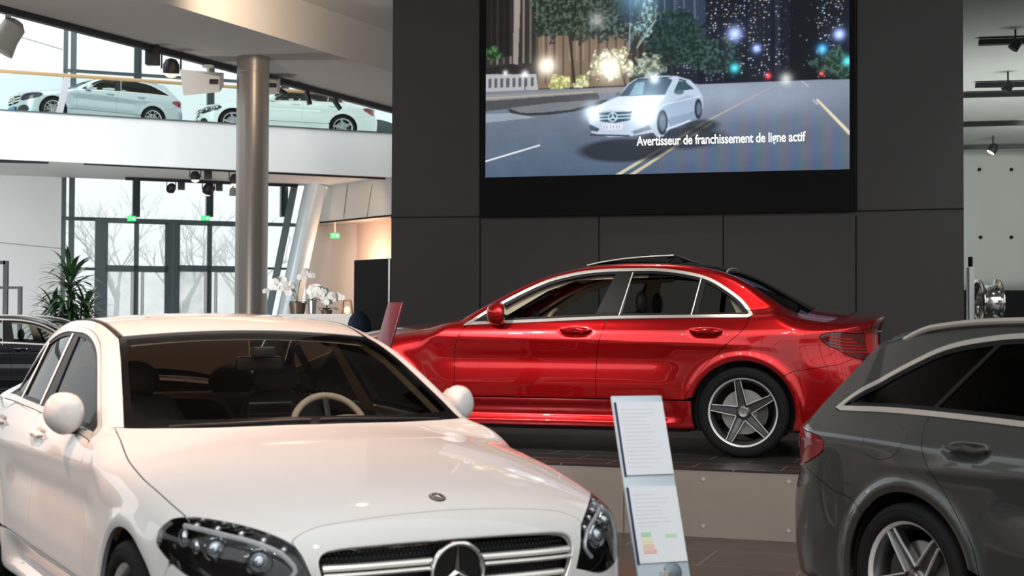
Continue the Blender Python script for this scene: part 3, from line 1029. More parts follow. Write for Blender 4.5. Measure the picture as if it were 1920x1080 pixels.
    if est:
        rcut = curve([(2.785, 1.03), (2.775, .978), (2.748, .90), (2.70, .825), (2.627, .745), (2.535, .64), (2.455, .53), (2.415, .415)], .02)
    else:
        rcut = curve([(2.878, 1.018), (2.868, .972), (2.825, .915), (2.713, .815), (2.601, .705), (2.51, .59), (2.448, .49), (2.415, .415)], .02)
    df = curve([(.728, .950), (.70, .91), (.672, .865), (.648, .79), (.640, .72), (.645, .544), (.652, .415)], .02)
    d1 = np.vstack([df[:-1], dens([(.652, .415), (1.754, .415)], .03)[:-1], midcut[::-1][:-1], belt(.735, 1.826)[::-1]])
    d2 = np.vstack([midcut[:-1], dens([(1.754, .415), (2.415, .415)], .03)[:-1], rcut[::-1][:-1], belt(1.832, rcut[0][0] - .003)[::-1]])
    for sd in (1, -1):
        D1 = B.patch('front_door', B.side, B.side.fwd(d1), mat=paint, parent=root, side=sd, h=HH)
        D2 = B.patch('rear_door', B.side, B.side.fwd(d2), mat=paint, parent=root, side=sd, h=HH)
        for D, xa, xb in ((D1, 1.475, 1.715), (D2, (2.375 if est else 2.452), (2.62 if est else 2.69))):
            build_handle(B, D, sd, xa, xb, .921, paint)
    # skirt
    sk2 = [(.375, .408)] + [(.375 + 0, .33)] + [(.352, .20)]
    sk2 = np.vstack([dens([(.368, .408), (.372, .30), (.350, .20), (2.49, .20), (2.468, .30), (2.472, .408)], .03), ])
    for sd in (1, -1):
        B.patch('side_skirt', B.side, B.side.fwd(sk2), mat=paint, parent=root, side=sd, h=.02)
    # ---- body side: A pillar, roof rail, C pillar, rear wing -----------------
    ws_base = [(.472, 0), (.49, .2), (.525, .4), (.605, .64), (.655, .735)]
    ws_side = [(.655, .735), (.90, .683), (1.15, .632), (1.365, .590)]
    ws_top = [(1.365, .590), (1.352, .4), (1.345, .2), (1.343, 0)]
    if est:
        ditch = [(1.365, .598), (1.6, .603), (2.2, .605), (2.8, .598), (3.15, .588), (3.32, .578)]
    else:
        ditch = [(1.365, .598), (1.6, .603), (2.2, .60), (2.5, .585), (2.70, .565)]
    A1 = B.P_top([(.70, .775), (.668, .752)]) 
    A_side = B.P_top(ws_side, .03)
    Dt = B.P_top(ditch, .03)
    archR = B.side.fwd([(p[0], p[2]) for p in arc_pts(2.84, RA, 42, 167, .9)])
    if est:
        hatch_edge = [(3.32, .578, 1.37), (3.36, .588, 1.32), (3.43, .60, 1.24), (3.52, .62, 1.15), (3.62, .64, 1.05), (3.70, .655, .975)]
        lampR = [(3.745, .66, .99), (3.80, .70, .935), (3.715, .78, .925), (3.58, .835, .918), (3.53, .85, .90), (3.525, .85, .86), (3.57, .845, .805), (3.69, .80, .755), (3.76, .73, .735), (3.82, .66, .735)]
        LT = B.P_guess(B.rw, [(3.76, .665, .935), (3.71, .76, .927), (3.60, .83, .920), (3.47, .865, .907), (3.425, .87, .880), (3.43, .87, .845), (3.50, .865, .806), (3.62, .84, .768), (3.72, .77, .745), (3.83, .655, .730)])
        Lin = B.P_guess(B.rw, [(3.82, .655, .730), (3.815, .655, .83), (3.76, .665, .935)])
        he = B.P_guess(B.rw, hatch_edge + [(3.76, .66, .935)])
        split = 0
        kL = int(np.argmin(np.abs(LT[:, 0] - 3.60) + (LT[:, 2] > .85) * 9))
        up_to = LT[:kL + 1]
        bc = B.P_guess(B.rw, [tuple(LT[kL]), (3.526, .86, .730), (3.36, .875, .672), (3.20, .885, .636), tuple(archR[0])])
    else:
        LT = B.P_guess(B.rw, [(3.71, .685, .925), (3.66, .755, .928), (3.58, .81, .937), (3.50, .84, .940), (3.43, .855, .922), (3.395, .862, .90), (3.44, .86, .852), (3.53, .845, .822), (3.62, .82, .785), (3.72, .76, .760), (3.82, .655, .742)])
        Lin = B.P_guess(B.rw, [(3.82, .655, .742), (3.80, .66, .81), (3.76, .67, .87), (3.71, .685, .925)])
        he = B.P_guess(B.rw, [(3.27, .615, 1.09), (3.285, .655, 1.058), (3.42, .672, 1.025), (3.57, .683, .988), (3.65, .686, .962), (3.71, .685, .925)])
        kL = int(np.argmin(np.abs(LT[:, 0] - 3.63) + (LT[:, 2] > .85) * 9))
        up_to = LT[:kL + 1]
        bc = B.P_guess(B.rw, [tuple(LT[kL]), (3.56, .85, .718), (3.472, .865, .695), (3.30, .88, .655), (3.20, .885, .636), tuple(archR[0])])
        rg_side = B.P_top([(2.70, .558), (2.90, .575), (3.10, .595), (3.27, .612)], .03)
    fb = B.P_side([(.70, .775)])
    dl_top = dlo3[len(curve(low, .02)) - 1:]
    rb = B.side.fwd(rcut[::-1]) if est else B.side.fwd(rcut[::-1])
    # belt behind the rear door cut (estate: under the quarter glass)
    if est:
        bq = B.side.fwd(belt(rcut[0][0] + .005, 3.40))
        rb = np.vstack([rb, bq])
    start = B.P_side([(.715, .965)])
    route = [A1[:1] * 0 + B.P_top([(.70, .792), (.682, .768)], sm=False), A_side[:-1], Dt[:-1]]
    route += ([] if est else [rg_side[:-1]])
    route += [he[:-1], up_to[:-1], bc[:-1], archR[:-1], rb, dl_top]
    bs = np.vstack(route)
    # drop consecutive duplicates
    keep = [0]
    for i in range(1, len(bs)):
        if np.linalg.norm(bs[i] - bs[keep[-1]]) > .004: keep.append(i)
    bs = bs[keep]
    for sd in (1, -1):
        B.patch('body_side', B.rw, bs, mat=paint, parent=root, side=sd, gap=.002, h=HH)
        # tail lamp
        tl = np.vstack([LT[:-1], Lin[:-1]])
        L = B.patch('tail_lamp', B.rw, tl, mat=M['lampwine'] if est else M['lampdark'], parent=root, side=sd, gap=.003, off=.001, flange=.02, h=.025)
        if hi and not est:
            for zz, x0, x1 in ((.905, 3.45, 3.66), (.882, 3.46, 3.70), (.858, 3.48, 3.74), (.834, 3.52, 3.76), (.810, 3.56, 3.78)):
                yy = np.interp
                pts = B.P_guess(B.rw, [(x, float(yy(x, [3.4, 3.6, 3.7, 3.8], [.86, .83, .77, .67])), zz + .012 * (x - x0)) for x in np.linspace(x0, x1, 6)])
                B.strip('light_bar', pts, .013, M['lampred'], L, side=sd, off=.001, n=6)
        if hi and est:
            fl_ = B.P_side([(3.13, .935), (3.125, .865), (3.08, .84), (2.99, .834), (2.90, .868), (2.868, .92), (2.885, .965), (2.93, .985)])
            B.strip('fuel_flap_joint', fl_, .004, M['satin'], root, side=sd, off=-.0006, n=4)
    # roof
    rf_top = B.P_top(ws_top[::-1], .03)
    rf_side = B.P_top([(p[0], p[1] - .028) for p in ditch], .03)
    if est:
        rf_back = B.P_top([(3.32, .550), (3.36, .40), (3.38, .2), (3.385, 0)], .03)
    else:
        rf_back = B.P_top([(2.70, .537), (2.735, .4), (2.75, .2), (2.752, 0)], .03)
    roof = np.vstack([rf_top[:-1] + [0.0, 0, 0], rf_side[:-1], rf_back])
    B.patch('roof_panel', B.top, roof, mat=M['black'] if black_roof else paint, parent=root, both=True, gap=.0015, h=.04)
    for sd in (1, -1):
        pth = B.P_top([(p[0], p[1] - .014) for p in ditch], .04)
        B.strip('roof_ditch', pth, .030, M['satin'], root, side=sd, off=-.014, n=8)
    # windscreen
    wsP = np.vstack([B.P_top(ws_base, .03)[:-1], A_side[:-1], B.P_top(ws_top, .03)])
    o2 = B.top.inv(wsP)
    ring = offset2(o2, .030)
    if True:
        P = ring.copy()
        ring = np.array([[a, max(b, 0)] for a, b in ring])
    iw = [(.545, 0), (.558, .2), (.592, .4), (.665, .62), (.70, .693), (.92, .650), (1.15, .604), (1.315, .568), (1.306, .4), (1.30, .2), (1.298, 0)]
    inn = np.vstack([curve(iw[:5], .03)[:-1], curve(iw[4:8], .03)[:-1], curve(iw[7:], .03)])
    B.patch('windscreen', B.top, B.top.fwd(inn), mat=M['windscreen'], parent=root, both=True, gap=0, off=-.002, flange=0, h=.05)
    bandr = np.vstack([wsP[:1] * [1, 0, 1], wsP, B.top.fwd(inn[::-1])])
    B.patch('windscreen_border', B.top, bandr, mat=M['black'], parent=root, both=True, gap=.001, off=-.002, flange=.008, h=.04)
    # wipers
    for (a, b) in (((.590, -.60), (.512, -.02)), ((.512, .02), (.585, .58))):
        pth = B.P_top([a, ((a[0] + b[0]) / 2 - .02, (a[1] + b[1]) / 2), b], .05)
        mb = MB(); mb.tube([tuple(p + np.array([-.004, 0, .001])) for p in pth], .007, 6)
        mb.build('wiper', M['satin'], root)
    # interior mirror + sensor box
    mb = MB(); mb.rbox(-.012, .012, -.115, .115, -.032, .032, .02, M=Matrix.Translation((1.20, 0, 1.235)) @ Matrix.Rotation(-.25, 4, 'Y'))
    im = mb.build('rear_view_mirror', M['satin'], root)
    mb = MB(); mb.box(.0125, .0135, -.10, .10, -.024, .024, M=Matrix.Translation((1.20, 0, 1.235)) @ Matrix.Rotation(-.25, 4, 'Y'))
    mb.build('mirror_face', M['mirrorglass'], im)
    mb = MB(); mb.rbox(-.08, -.01, -.05, .05, .03, .075, .01, M=Matrix.Translation((1.20, 0, 1.235))); mb.build('sensor_box', M['satin'], im)
    # ---- rear ----------------------------------------------------------------
    if est:
        cen = B.P_guess(B.re45, dens([(3.39, 0, 1.37), (3.50, 0, 1.25), (3.70, 0, 1.07), (3.84, 0, .9), (3.86, 0, .70)], .03), sm=False)
        top = B.P_top([(3.325, .566), (3.365, .40), (3.385, .2), (3.39, 0)], .03)
        bot2 = B.P_guess(B.rw, [(3.86, 0, .70), (3.85, .3, .70), (3.82, .655, .705)])
        lid = np.vstack([top[::-1][:-1], he[1:-1], Lin[::-1][:-1], bot2[::-1]])
        gl = B.P_guess(B.re45, [(3.43, 0, 1.31), (3.42, .3, 1.31), (3.39, .54, 1.29), (3.46, .58, 1.20), (3.60, .60, 1.06), (3.66, .58, 1.01), (3.70, .3, .99), (3.71, 0, .99)])
        Hh = Chart(sh, 'end', 35, xc=3, sx=1)
        B.patch('tailgate', Hh, lid, mat=paint, parent=root, both=True, gap=.002, h=.035)
        B.patch('rear_window', Hh, gl, mat=M['privacy'], parent=root, both=True, gap=0, off=.003, flange=.004, h=.05)
        B.patch('roof_spoiler', B.top, B.P_top([(3.26, 0), (3.26, .3), (3.25, .50), (3.33, .52), (3.375, .42), (3.395, .2), (3.40, 0)], .03, sm=False), mat=paint, parent=root, both=True, gap=0, off=.016, flange=.03, h=.04)
        for sd in (1, -1):
            mb = MB()
            pts = []
            for xx in np.linspace(1.15, 3.15, 40):
                p = B.P_top([(xx, .625 if xx > 1.4 else .625)])[0]
                t = min(1, (xx - 1.15) / .18, (3.15 - xx) / .18)
                pts.append((xx, sd * (.612), p[2] + .006 + .030 * math.sin(t * PI / 2)))
            mb.tube(pts, .014, 8, flat=1.0)
            mb.build('roof_rail', M['satinchrome'], root)
    else:
        rg_base = [(3.27, .612), (3.30, .4), (3.315, .2), (3.318, 0)]
        rg_top = [(2.752, 0), (2.75, .2), (2.735, .4), (2.70, .549)]
        rgo = np.vstack([B.P_top(rg_top, .03)[:-1], rg_side[:-1], B.P_top(rg_base, .03)])
        B.patch('rear_window', B.top, rgo, mat=M['privacy'] if black_roof else M['sideglass'], parent=root, both=True, gap=.002, off=-.001, flange=.006, h=.05)
        bot2 = B.P_guess(B.rw, [(3.87, 0, .70), (3.86, .3, .70), (3.82, .655, .705)])
        lid = np.vstack([B.P_top(rg_base[::-1], .03)[:-1], he[:-1], Lin[::-1][:-1], bot2[::-1]])
        Hl = Chart(sh, 'end', 50, xc=3, sx=1)
        B.patch('boot_lid', Hl, lid, mat=paint, parent=root, both=True, gap=.002, h=.03)
        for sd in (1, -1):
            il = B.P_guess(Chart(sh, 'end', 0, xc=3, sx=1), [(3.80, .655, .90), (3.83, .60, .905), (3.84, .48, .90), (3.86, .40, .865), (3.86, .43, .79), (3.85, .655, .76)], sm=False)
            B.patch('inner_tail_lamp', B.rear, il, mat=M['lampred'], parent=root, side=sd, gap=0, off=.004, flange=.012, h=.03)
        pth = B.P_guess(B.rear, [(3.84, 0, .92), (3.84, .3, .92), (3.82, .52, .922)])
        B.strip('boot_chrome_bar', pth, .018, M['chrome'], root, off=.006, both=True)

    # rear bumper
    arch_l2 = B.side.fwd([(p[0], p[2]) for p in arc_pts(2.84, RA, -20, 42, .9, 22)])
    rbot = B.P_guess(B.rw, [(3.865, 0, .22), (3.85, .3, .22), (3.78, .6, .22), (3.60, .80, .22), (3.40, .86, .21), tuple(arch_l2[0])])
    rcen = B.P_guess(B.rear, dens([(3.87, 0, .70), (3.88, 0, .22)], .03), sm=False)
    rbmp = np.vstack([bot2[:-1], LT[kL:][::-1][:-1], bc[:-1], arch_l2[::-1][:-1], rbot[::-1][:-1], rcen[::-1][:-1]])
    B.patch('rear_bumper', B.rw, rbmp, mat=paint, parent=root, both=True, gap=.002, h=.035)
    if est:
        for sd in (1, -1):
            rr = B.P_guess(B.rw, [(3.70, .80, .60), (3.62, .84, .60), (3.62, .84, .63), (3.70, .80, .635)], sm=False)
    # wheel wells, floor, liner
    for xc in (0, 2.84):
        for sd in (1, -1):
            well = MB(); well.lathe([(RA + .004, .0), (RA + .012, -.22), (.1, -.26)], 40, Matrix.Translation((xc, sd * .862, .33)) @ Matrix.Rotation(-sd * PI / 2, 4, 'X'), cap=False, a0=(PI - .35 if sd > 0 else -.35), a1=(2 * PI + .35 if sd > 0 else PI + .35)); well.build('wheel_arch_liner', M['satin'], root)
    fl = MB(); fl.box(-.62, 3.70, -.62, .62, .17, .20)
    fl.box(.40, 2.42, -.76, .76, .17, .24)
    fl.build('underbody', M['satin'], root)
    build_cabin(B, root, est, hi)
    for i, (xc, sd) in enumerate(((0, 1), (0, -1), (2.84, 1), (2.84, -1))):
        make_wheel(root, xc, sd, .33, wheel_rot[0 if i < 2 else 1] if not isinstance(wheel_rot, float) else wheel_rot, style, hi)
    return root, B


def build_mirror(B, root, sd, paint):
    """door mirror: teardrop shell on a short arm, glass facing back"""
    c = np.array([1.0, .895, 1.045])
    V = []; F = []
    n, m = 20, 14
    # egg outline (outboard +y), domed forward, flat toward the glass
    ol = curve([(-.070, .030), (-.045, .072), (0, .086), (.045, .074), (.074, .030), (.078, -.015), (.056, -.058), (.012, -.088), (-.030, -.078), (-.064, -.040)], .011, True)
    n = len(ol)
    for i in range(m + 1):
        ph = PI * i / m
        cx = math.cos(ph); r = abs(math.sin(ph))**.62
        for j in range(n):
            yy = ol[j][0] * r; zz = ol[j][1] * r
            xx = -.100 * cx if cx > 0 else -.042 * cx
            xx += .35 * yy
            V.append((c[0] + xx, (c[1] + yy) * sd, c[2] + zz))
    for i in range(m):
        for j in range(n):
            k = (j + 1) % n
            F.append((i * n + j, i * n + k, (i + 1) * n + k, (i + 1) * n + j))
    mb = MB(); mb.add(V, F, True)
    sh_ = mb.build('door_mirror', paint, root)
    mb = MB(); mb.tube([(c[0] + .012, sd * .80, .975), (c[0] + .01, sd * .86, .975), (c[0], sd * .90, .985), (c[0] - .01, sd * .93, 1.0)], [.020, .022, .030, .030], 8, flat=.8)
    mb.box(.88, 1.0, sd * .800, sd * .835, .962, .985)
    mb.build('mirror_foot', M['black'], sh_)
    mb = MB()
    Q = Matrix.Translation((c[0] + .045, c[1] * sd, c[2])) @ Matrix.Rotation(-.18 * sd, 4, 'Z')
    prof = [(a * .066, b * .066) for a, b in [(1, -.2), (.9, .7), (.5, 1), (-.5, 1.05), (-.95, .7), (-1, -.3), (-.7, -.95), (.6, -.9)]]
    R2 = Q @ Matrix.Rotation(PI / 2, 4, 'Y') @ Matrix.Rotation(PI / 2, 4, 'Z')
    mb.prism([(a * sd, b) for a, b in prof], -.002, .002, R2)
    mb.build('mirror_glass', M['mirrorglass'], sh_)


def build_handle(B, D, sd, xa, xb, z, paint):
    xs = np.linspace(xa, xb, 15)
    V = []; F = []
    pts = B.side.fwd([(x, z) for x in xs]); Nn = B.sh.N(pts)
    mb = MB()
    rr = []; P = []
    for i, (p, nn) in enumerate(zip(pts, Nn)):
        t = math.sin(PI * i / 14)
        P.append(tuple((p + nn * (.006 + .030 * t**.6)) * [1, sd, 1]))
        rr.append(.009 + .010 * t**.5)
    mb.tube(P, rr, 10, flat=.75, up=(0, 0, 1))
    h = mb.build('door_handle', paint, D)


def build_cabin(B, root, est, hi):
    sh = B.sh
    # inner skins (one part each)
    A = B.P_top([(1.30, 0), (1.31, .55), (2.6, .54), (2.62, 0)] if not est else [(1.30, 0), (1.31, .55), (3.4, .52), (3.42, 0)], .05, sm=False)
    B.patch('headliner', B.top, A, mat=M['beige'], parent=root, both=True, gap=0, off=-.035, flange=0, h=.08)
    for sd in (1, -1):
        # pillar linings just inside the outer skin
        a = [(.80, .99), (1.28, 1.275), (1.5, 1.355), (2.1, 1.375), (2.1, 1.345), (1.55, 1.325), (1.33, 1.245), (.92, .99)]
        B.patch('pillar_lining', B.side, B.side.fwd(dens(a, .05, True)), mat=M['beige'], parent=root, side=sd, gap=0, off=-.05, flange=0, h=.06)
        b = [(1.74, .99), (1.88, 1.35), (1.98, 1.35), (1.91, .99)]
        B.patch('pillar_lining', B.side, B.side.fwd(dens(b, .05, True)), mat=M['beige'], parent=root, side=sd, gap=0, off=-.035, flange=0, h=.06)
        if not est:
            c = [(2.60, 1.04), (2.50, 1.36), (2.70, 1.27), (2.86, 1.12), (2.95, 1.04)]
            c = [(2.80, 1.04), (2.70, 1.22), (2.56, 1.32), (2.62, 1.36), (2.80, 1.27), (2.98, 1.12), (3.02, 1.04)]
            B.patch('pillar_lining', B.side, B.side.fwd(dens(c, .05, True)), mat=M['beige'], parent=root, side=sd, gap=0, off=-.045, flange=0, h=.06)
        d = [(.72, .44), (.72, .93), (1.2, .955), (1.8, .985), (2.36, .995), (2.70, .99), (2.40, .55), (2.36, .44)]
        B.patch('door_lining', B.side, B.side.fwd(dens(d, .06, True)), mat=M['dash'], parent=root, side=sd, gap=0, off=-.075, flange=0, h=.08)
    # dashboard with hood over the dials, beige lower half
    mb = MB()
    ys = np.linspace(-.70, .70, 29)
    prof = [(.70, .90), (.78, .955), (.90, .975), (1.02, .972), (1.08, .945), (1.11, .90), (1.10, .80), (1.16, .70), (1.12, .55), (.75, .50)]
    V = []; F = []
    for y in ys:
        bump = .035 * math.exp(-((y + .36) / .17)**2)
        for (x, z) in prof:
            V.append((x, y, z + (bump if z > .92 and x > .85 else 0)))
    k = len(prof)
    for i in range(len(ys) - 1):
        for j in range(k - 1):
            F.append((i * k + j, i * k + j + 1, (i + 1) * k + j + 1, (i + 1) * k + j))
    mb.add(V, F, True)
    db = mb.build('dashboard', M['beige'] if B.kind == 'sedan' else M['dash'], root)
    mb = MB(); mb.rbox(1.045, 1.06, -.10, .10, .96, 1.07, .006)
    mb.build('display_screen', M['black'], db)
    # steering wheel
    Q = Matrix.Translation((1.24, -.36, .91)) @ Matrix.Rotation(math.radians(-65), 4, 'Y')
    mb = MB()
    mb.tube([tuple(Q @ Vector((.185 * math.cos(a), .185 * math.sin(a), 0))) for a in np.linspace(0, 2 * PI, 40, endpoint=False)], .016, 10, True)
    sw = mb.build('steering_wheel', M['beige'], root)
    mb = MB(); mb.ball(tuple(Q @ Vector((0, 0, -.01))), .062, 10, (.5, 1, 1))
    for a in (0, PI, -PI / 2):
        mb.tube([tuple(Q @ Vector((.04 * math.sin(a) * 0 + .05 * math.cos(a + PI / 2), .05 * math.sin(a + PI / 2), 0))), tuple(Q @ Vector((.18 * math.cos(a + PI / 2), .18 * math.sin(a + PI / 2), 0)))], .015, 6, flat=.5)
    mb.build('steering_hub', M['dash'], sw)
    # seats
    def seat(x, y, w):
        mb = MB()
        mb.rbox(x - .50, x, y - w / 2, y + w / 2, .36, .52, .05, M=None)
        s_ = mb.build('seat', M['seatdark'], root)
        mb = MB()
        lv = []
        for (t, hw, th) in ((0, w * .46, .09), (.12, w * .5, .10), (.3, w * .5, .09), (.48, w * .44, .075), (.56, w * .36, .06), (.585, w * .28, .03)):
            lv.append((t, hw, th))
        V = []; F = []; m = 16
        for (t, hw, th) in lv:
            cx = x - .03 + t * .32; cz = .48 + t
            for j in range(m):
                a = 2 * PI * j / m
                V.append((cx + th * math.copysign(abs(math.cos(a))**.7, math.cos(a)), y + hw * math.copysign(abs(math.sin(a))**.6, math.sin(a)), cz))
        for i in range(len(lv) - 1):
            for j in range(m):
                q = (j + 1) % m
                F.append((i * m + j, i * m + q, (i + 1) * m + q, (i + 1) * m + j))
        F.append(tuple(range(m))); F.append(tuple((len(lv) - 1) * m + j for j in range(m)))
        mb.add(V, F, True)
        mb.build('backrest', M['seatdark'], s_)
        return s_
    def headrest(s_, x, y, z=1.09, w=.24):
        mb = MB()
        mb.ball((x + .20, y, z + .055), .1, 12, (.42, w * 5.2, .95))
        mb.build('headrest', M['seatdark'], s_)
        mb = MB()
        for dy in (-.05, .05): mb.cyl((x + .18, y + dy, z - .09), (x + .195, y + dy, z + .02), .006, 8)
        mb.build('headrest_post', M['chrome'], s_)
    for y in (-.36, .36):
        s_ = seat(1.78, y, .50)
        headrest(s_, 1.80, y, 1.08)
    mb = MB(); mb.rbox(2.15, 2.62, -.62, .62, .36, .52, .06)
    s_ = mb.build('rear_bench', M['seatdark'], root)
    mb = MB(); mb.rbox(-.09, .09, -.64, .64, 0, .60, .06, M=Matrix.Translation((2.58, 0, .46)) @ Matrix.Rotation(.35, 4, 'Y'))
    mb.build('bench_backrest', M['seatdark'], s_)
    for y in (-.38, .38):
        mb = MB(); mb.ball((2.78, y, 1.09), .1, 12, (.5, 1.35, .95)); mb.build('headrest', M['seatdark'], s_)
    mb = MB()
    if est: mb.box(2.85, 3.50, -.62, .62, .93, .95)
    else: mb.box(2.80, 3.27, -.60, .60, .995, 1.015)
    mb.build('parcel_shelf', M['beige'] if not est else M['dash'], root)
# ---------------------------------------------------------------- the film frame on the video wall, drawn cell by cell
def paint_screen():
    """emissive picture in linear RGB, 700 x 394, in the pixel frame of the screen"""
    Wd, Hd = 700, 394
    X0, X1, Y0, Y1 = 910., 1593., -56., 327.
    xs = np.linspace(X0, X1, Wd); ys = np.linspace(Y0, Y1, Hd)
    X, Y = np.meshgrid(xs, ys)
    rng = np.random.RandomState(4)
    I = np.zeros((Hd, Wd, 3))

    def noise(scale, seed, oct=3):
        r = np.random.RandomState(seed); out = np.zeros((Hd, Wd)); amp = 1.; tot = 0
        for o in range(oct):
            n = max(2, int(Wd / scale * 2**o)); m = max(2, int(Hd / scale * 2**o))
            g = r.rand(m + 2, n + 2)
            u = np.linspace(0, n - .001, Wd); v = np.linspace(0, m - .001, Hd)
            iu = u.astype(int); iv = v.astype(int); fu = u - iu; fv = v - iv
            fu = fu * fu * (3 - 2 * fu); fv = (fv * fv * (3 - 2 * fv))[:, None]
            a = g[iv][:, iu]; b = g[iv][:, iu + 1]; c = g[iv + 1][:, iu]; d = g[iv + 1][:, iu + 1]
            out += amp * ((a * (1 - fu) + b * fu) * (1 - fv) + (c * (1 - fu) + d * fu) * fv); tot += amp; amp *= .5
        return out / tot

    def poly(pts, col, a=1.0):
        c = np.zeros((Hd, Wd), bool); n = len(pts)
        for i in range(n):
            (ax, ay), (bx, by) = pts[i], pts[(i + 1) % n]
            if ay == by: continue
            c ^= ((ay > Y) != (by > Y)) & (X < (bx - ax) * (Y - ay) / (by - ay) + ax)
        col = np.asarray(col, float)
        I[c] = I[c] * (1 - a) + (col if col.ndim == 1 else col[c]) * a
        return c

    def ell(cx, cy, rx, ry, col, a=1.0, soft=.3, add=False):
        r = np.sqrt(((X - cx) / rx)**2 + ((Y - cy) / ry)**2)
        m = np.clip((1 - r) / soft, 0, 1)[..., None] * a
        if add: I[:] = I + m * np.asarray(col)
        else: I[:] = I * (1 - m) + m * np.asarray(col)

    def glow(cx, cy, r, col, p=2.0):
        d = np.hypot(X - cx, Y - cy) / r
        I[:] = I + np.asarray(col) * (np.exp(-d * d)[..., None] + .25 * np.exp(-d)[..., None] / p)

    def line(p, q, w, col, a=1.0, w2=None):
        p = np.array(p, float); q = np.array(q, float); d = q - p; L = d @ d
        t = np.clip(((X - p[0]) * d[0] + (Y - p[1]) * d[1]) / L, 0, 1)
        ww = w + ((w2 if w2 is not None else w) - w) * t
        m = np.clip((ww / 2 - np.hypot(X - p[0] - t * d[0], Y - p[1] - t * d[1])) / .8 + .5, 0, 1)[..., None] * a
        I[:] = I * (1 - m) + np.asarray(col) * m

    sky = (.006, .010, .022)
    I[:] = sky
    # distant towers with lit windows, upper right
    for k, (x, w, top, c) in enumerate([(1300, 40, -60, .02), (1345, 30, 10, .016), (1385, 45, -60, .012), (1432, 42, -60, .018), (1476, 30, -60, .03), (1512, 50, -60, .008), (1560, 50, -40, .012)]):
        poly([(x - w / 2, top), (x + w / 2, top), (x + w / 2, 165), (x - w / 2, 165)], (c * .6, c * .8, c * 1.3))
        for r_ in range(46):
            for cc in range(int(w / 4)):
                if rng.rand() < (.30 if k not in (5,) else .05):
                    px = x - w / 2 + 2 + cc * 4 + rng.uniform(-1.2, 1.2); py = top + 4 + r_ * 4.6 + rng.uniform(-1, 1)
                    if py > 160: continue
                    b = rng.rand()**2 * 1.6 + .15
                    col = [(.9, .95, 1.1), (1.1, .9, .7), (.5, .7, 1.2)][rng.randint(3)]
                    ell(px, py, 1.3, 1.2, [b * v for v in col], .9, .6)
    poly([(1468, -60), (1500, -60), (1500, 160), (1470, 160)], (.004, .006, .012), .75)
    # left facade: dark block, pale piers, lit lobby
    poly([(905, -60), (1240, -60), (1240, 172), (905, 165)], (.030, .026, .024))
    for k, x in enumerate(np.arange(905, 1240, 13.)):
        b = .10 + .16 * rng.rand() if x < 1120 else .05 + .05 * rng.rand()
        poly([(x, -60), (x + 4, -60), (x + 4, 110), (x, 110)], (b * 1.05, b * .92, b * .80), .8)
    poly([(905, -60), (962, -60), (962, 95), (905, 100)], (.008, .007, .007), .9)
    poly([(966, -60), (980, -60), (974, 112), (964, 112)], (.34, .30, .26), .9)
    poly([(1010, 60), (1190, 60), (1190, 160), (1010, 160)], (.36, .25, .17), .55)
    for x in np.arange(1012, 1190, 17): line((x, 40), (x, 150), 3.5, (.05, .035, .03), .8)
    poly([(1225, -60), (1330, -60), (1335, 90), (1225, 95)], (.035, .055, .095), .8)
    for x in (1240, 1256, 1275, 1292, 1312): line((x, -60), (x + 2, 80), 3, (.12, .16, .24), .7)
    # kiosk
    poly([(905, 128), (1010, 132), (1015, 168), (905, 170)], (.42, .42, .44))
    for x in np.arange(915, 1008, 12): poly([(x, 137), (x + 6, 137), (x + 6, 155), (x, 155)], (.05, .06, .08), .9)
    poly([(905, 118), (965, 110), (1012, 130), (905, 128)], (.02, .015, .015))
    # trees: dark crowns and lit ones
    n1 = noise(14, 1, 5); n2 = noise(4.5, 2, 3)
    def crown(cx, cy, rx, ry, c0, c1, th=.5, seed=0):
        r = ((X - cx) / rx)**2 + ((Y - cy) / ry)**2
        n = np.roll(n1, seed * 37, 1); m = np.clip((1 - r - (n - .5) * 2.6) * 5, 0, 1)[..., None]
        cc = np.asarray(c0) + (np.asarray(c1) - np.asarray(c0)) * (np.clip((np.roll(n2, seed * 13, 0) - .38) * 3.2, 0, 1)**1.5)[..., None]
        I[:] = I * (1 - m * .92) + cc * m * .92
    crown(1095, 10, 95, 60, (.010, .020, .014), (.09, .13, .09), seed=1)
    crown(1190, 45, 70, 40, (.012, .022, .018), (.12, .17, .15), seed=2)
    crown(1275, 75, 60, 55, (.006, .018, .016), (.03, .07, .06), seed=3)
    crown(1345, 112, 42, 36, (.008, .02, .02), (.06, .12, .11), seed=4)
    crown(1565, 135, 38, 30, (.01, .03, .025), (.07, .14, .10), seed=5)
    crown(1155, 120, 42, 34, (.30, .29, .16), (1.0, .98, .80), seed=6)
    crown(1225, 128, 34, 26, (.10, .13, .09), (.55, .62, .50), seed=7)
    crown(1055, 148, 22, 15, (.30, .32, .10), (.95, .95, .45), seed=8)
    crown(1097, 148, 16, 14, (.30, .32, .12), (.95, .95, .6), seed=9)
    crown(925, 88, 16, 12, (.01, .03, .01), (.08, .22, .08), seed=10)
    crown(1215, 5, 30, 60, (.05, .09, .10), (.40, .58, .62), seed=11)
    for p, q, w in (((1085, 150), (1075, 60), 5), ((1075, 60), (1060, 20), 3), ((1185, 165), (1170, 115), 4), ((1170, 115), (1150, 90), 2), ((1182, 120), (1215, 60), 3), ((1275, 155), (1265, 110), 4), ((1366, 160), (1372, 65), 2.5), ((988, 180), (988, 130), 2)):
        line(p, q, w, (.03, .025, .02))
    line((1190, 95), (1194, -60), 2.5, (.25, .33, .45)); line((1240, 40), (1205, 90), 3, (.35, .42, .42), .8)
    poly([(1167, -20), (1215, -20), (1213, 40), (1170, 44)], (.02, .03, .05), .8)
    # road
    R = np.clip((Y - 164) / 165, 0, 1)
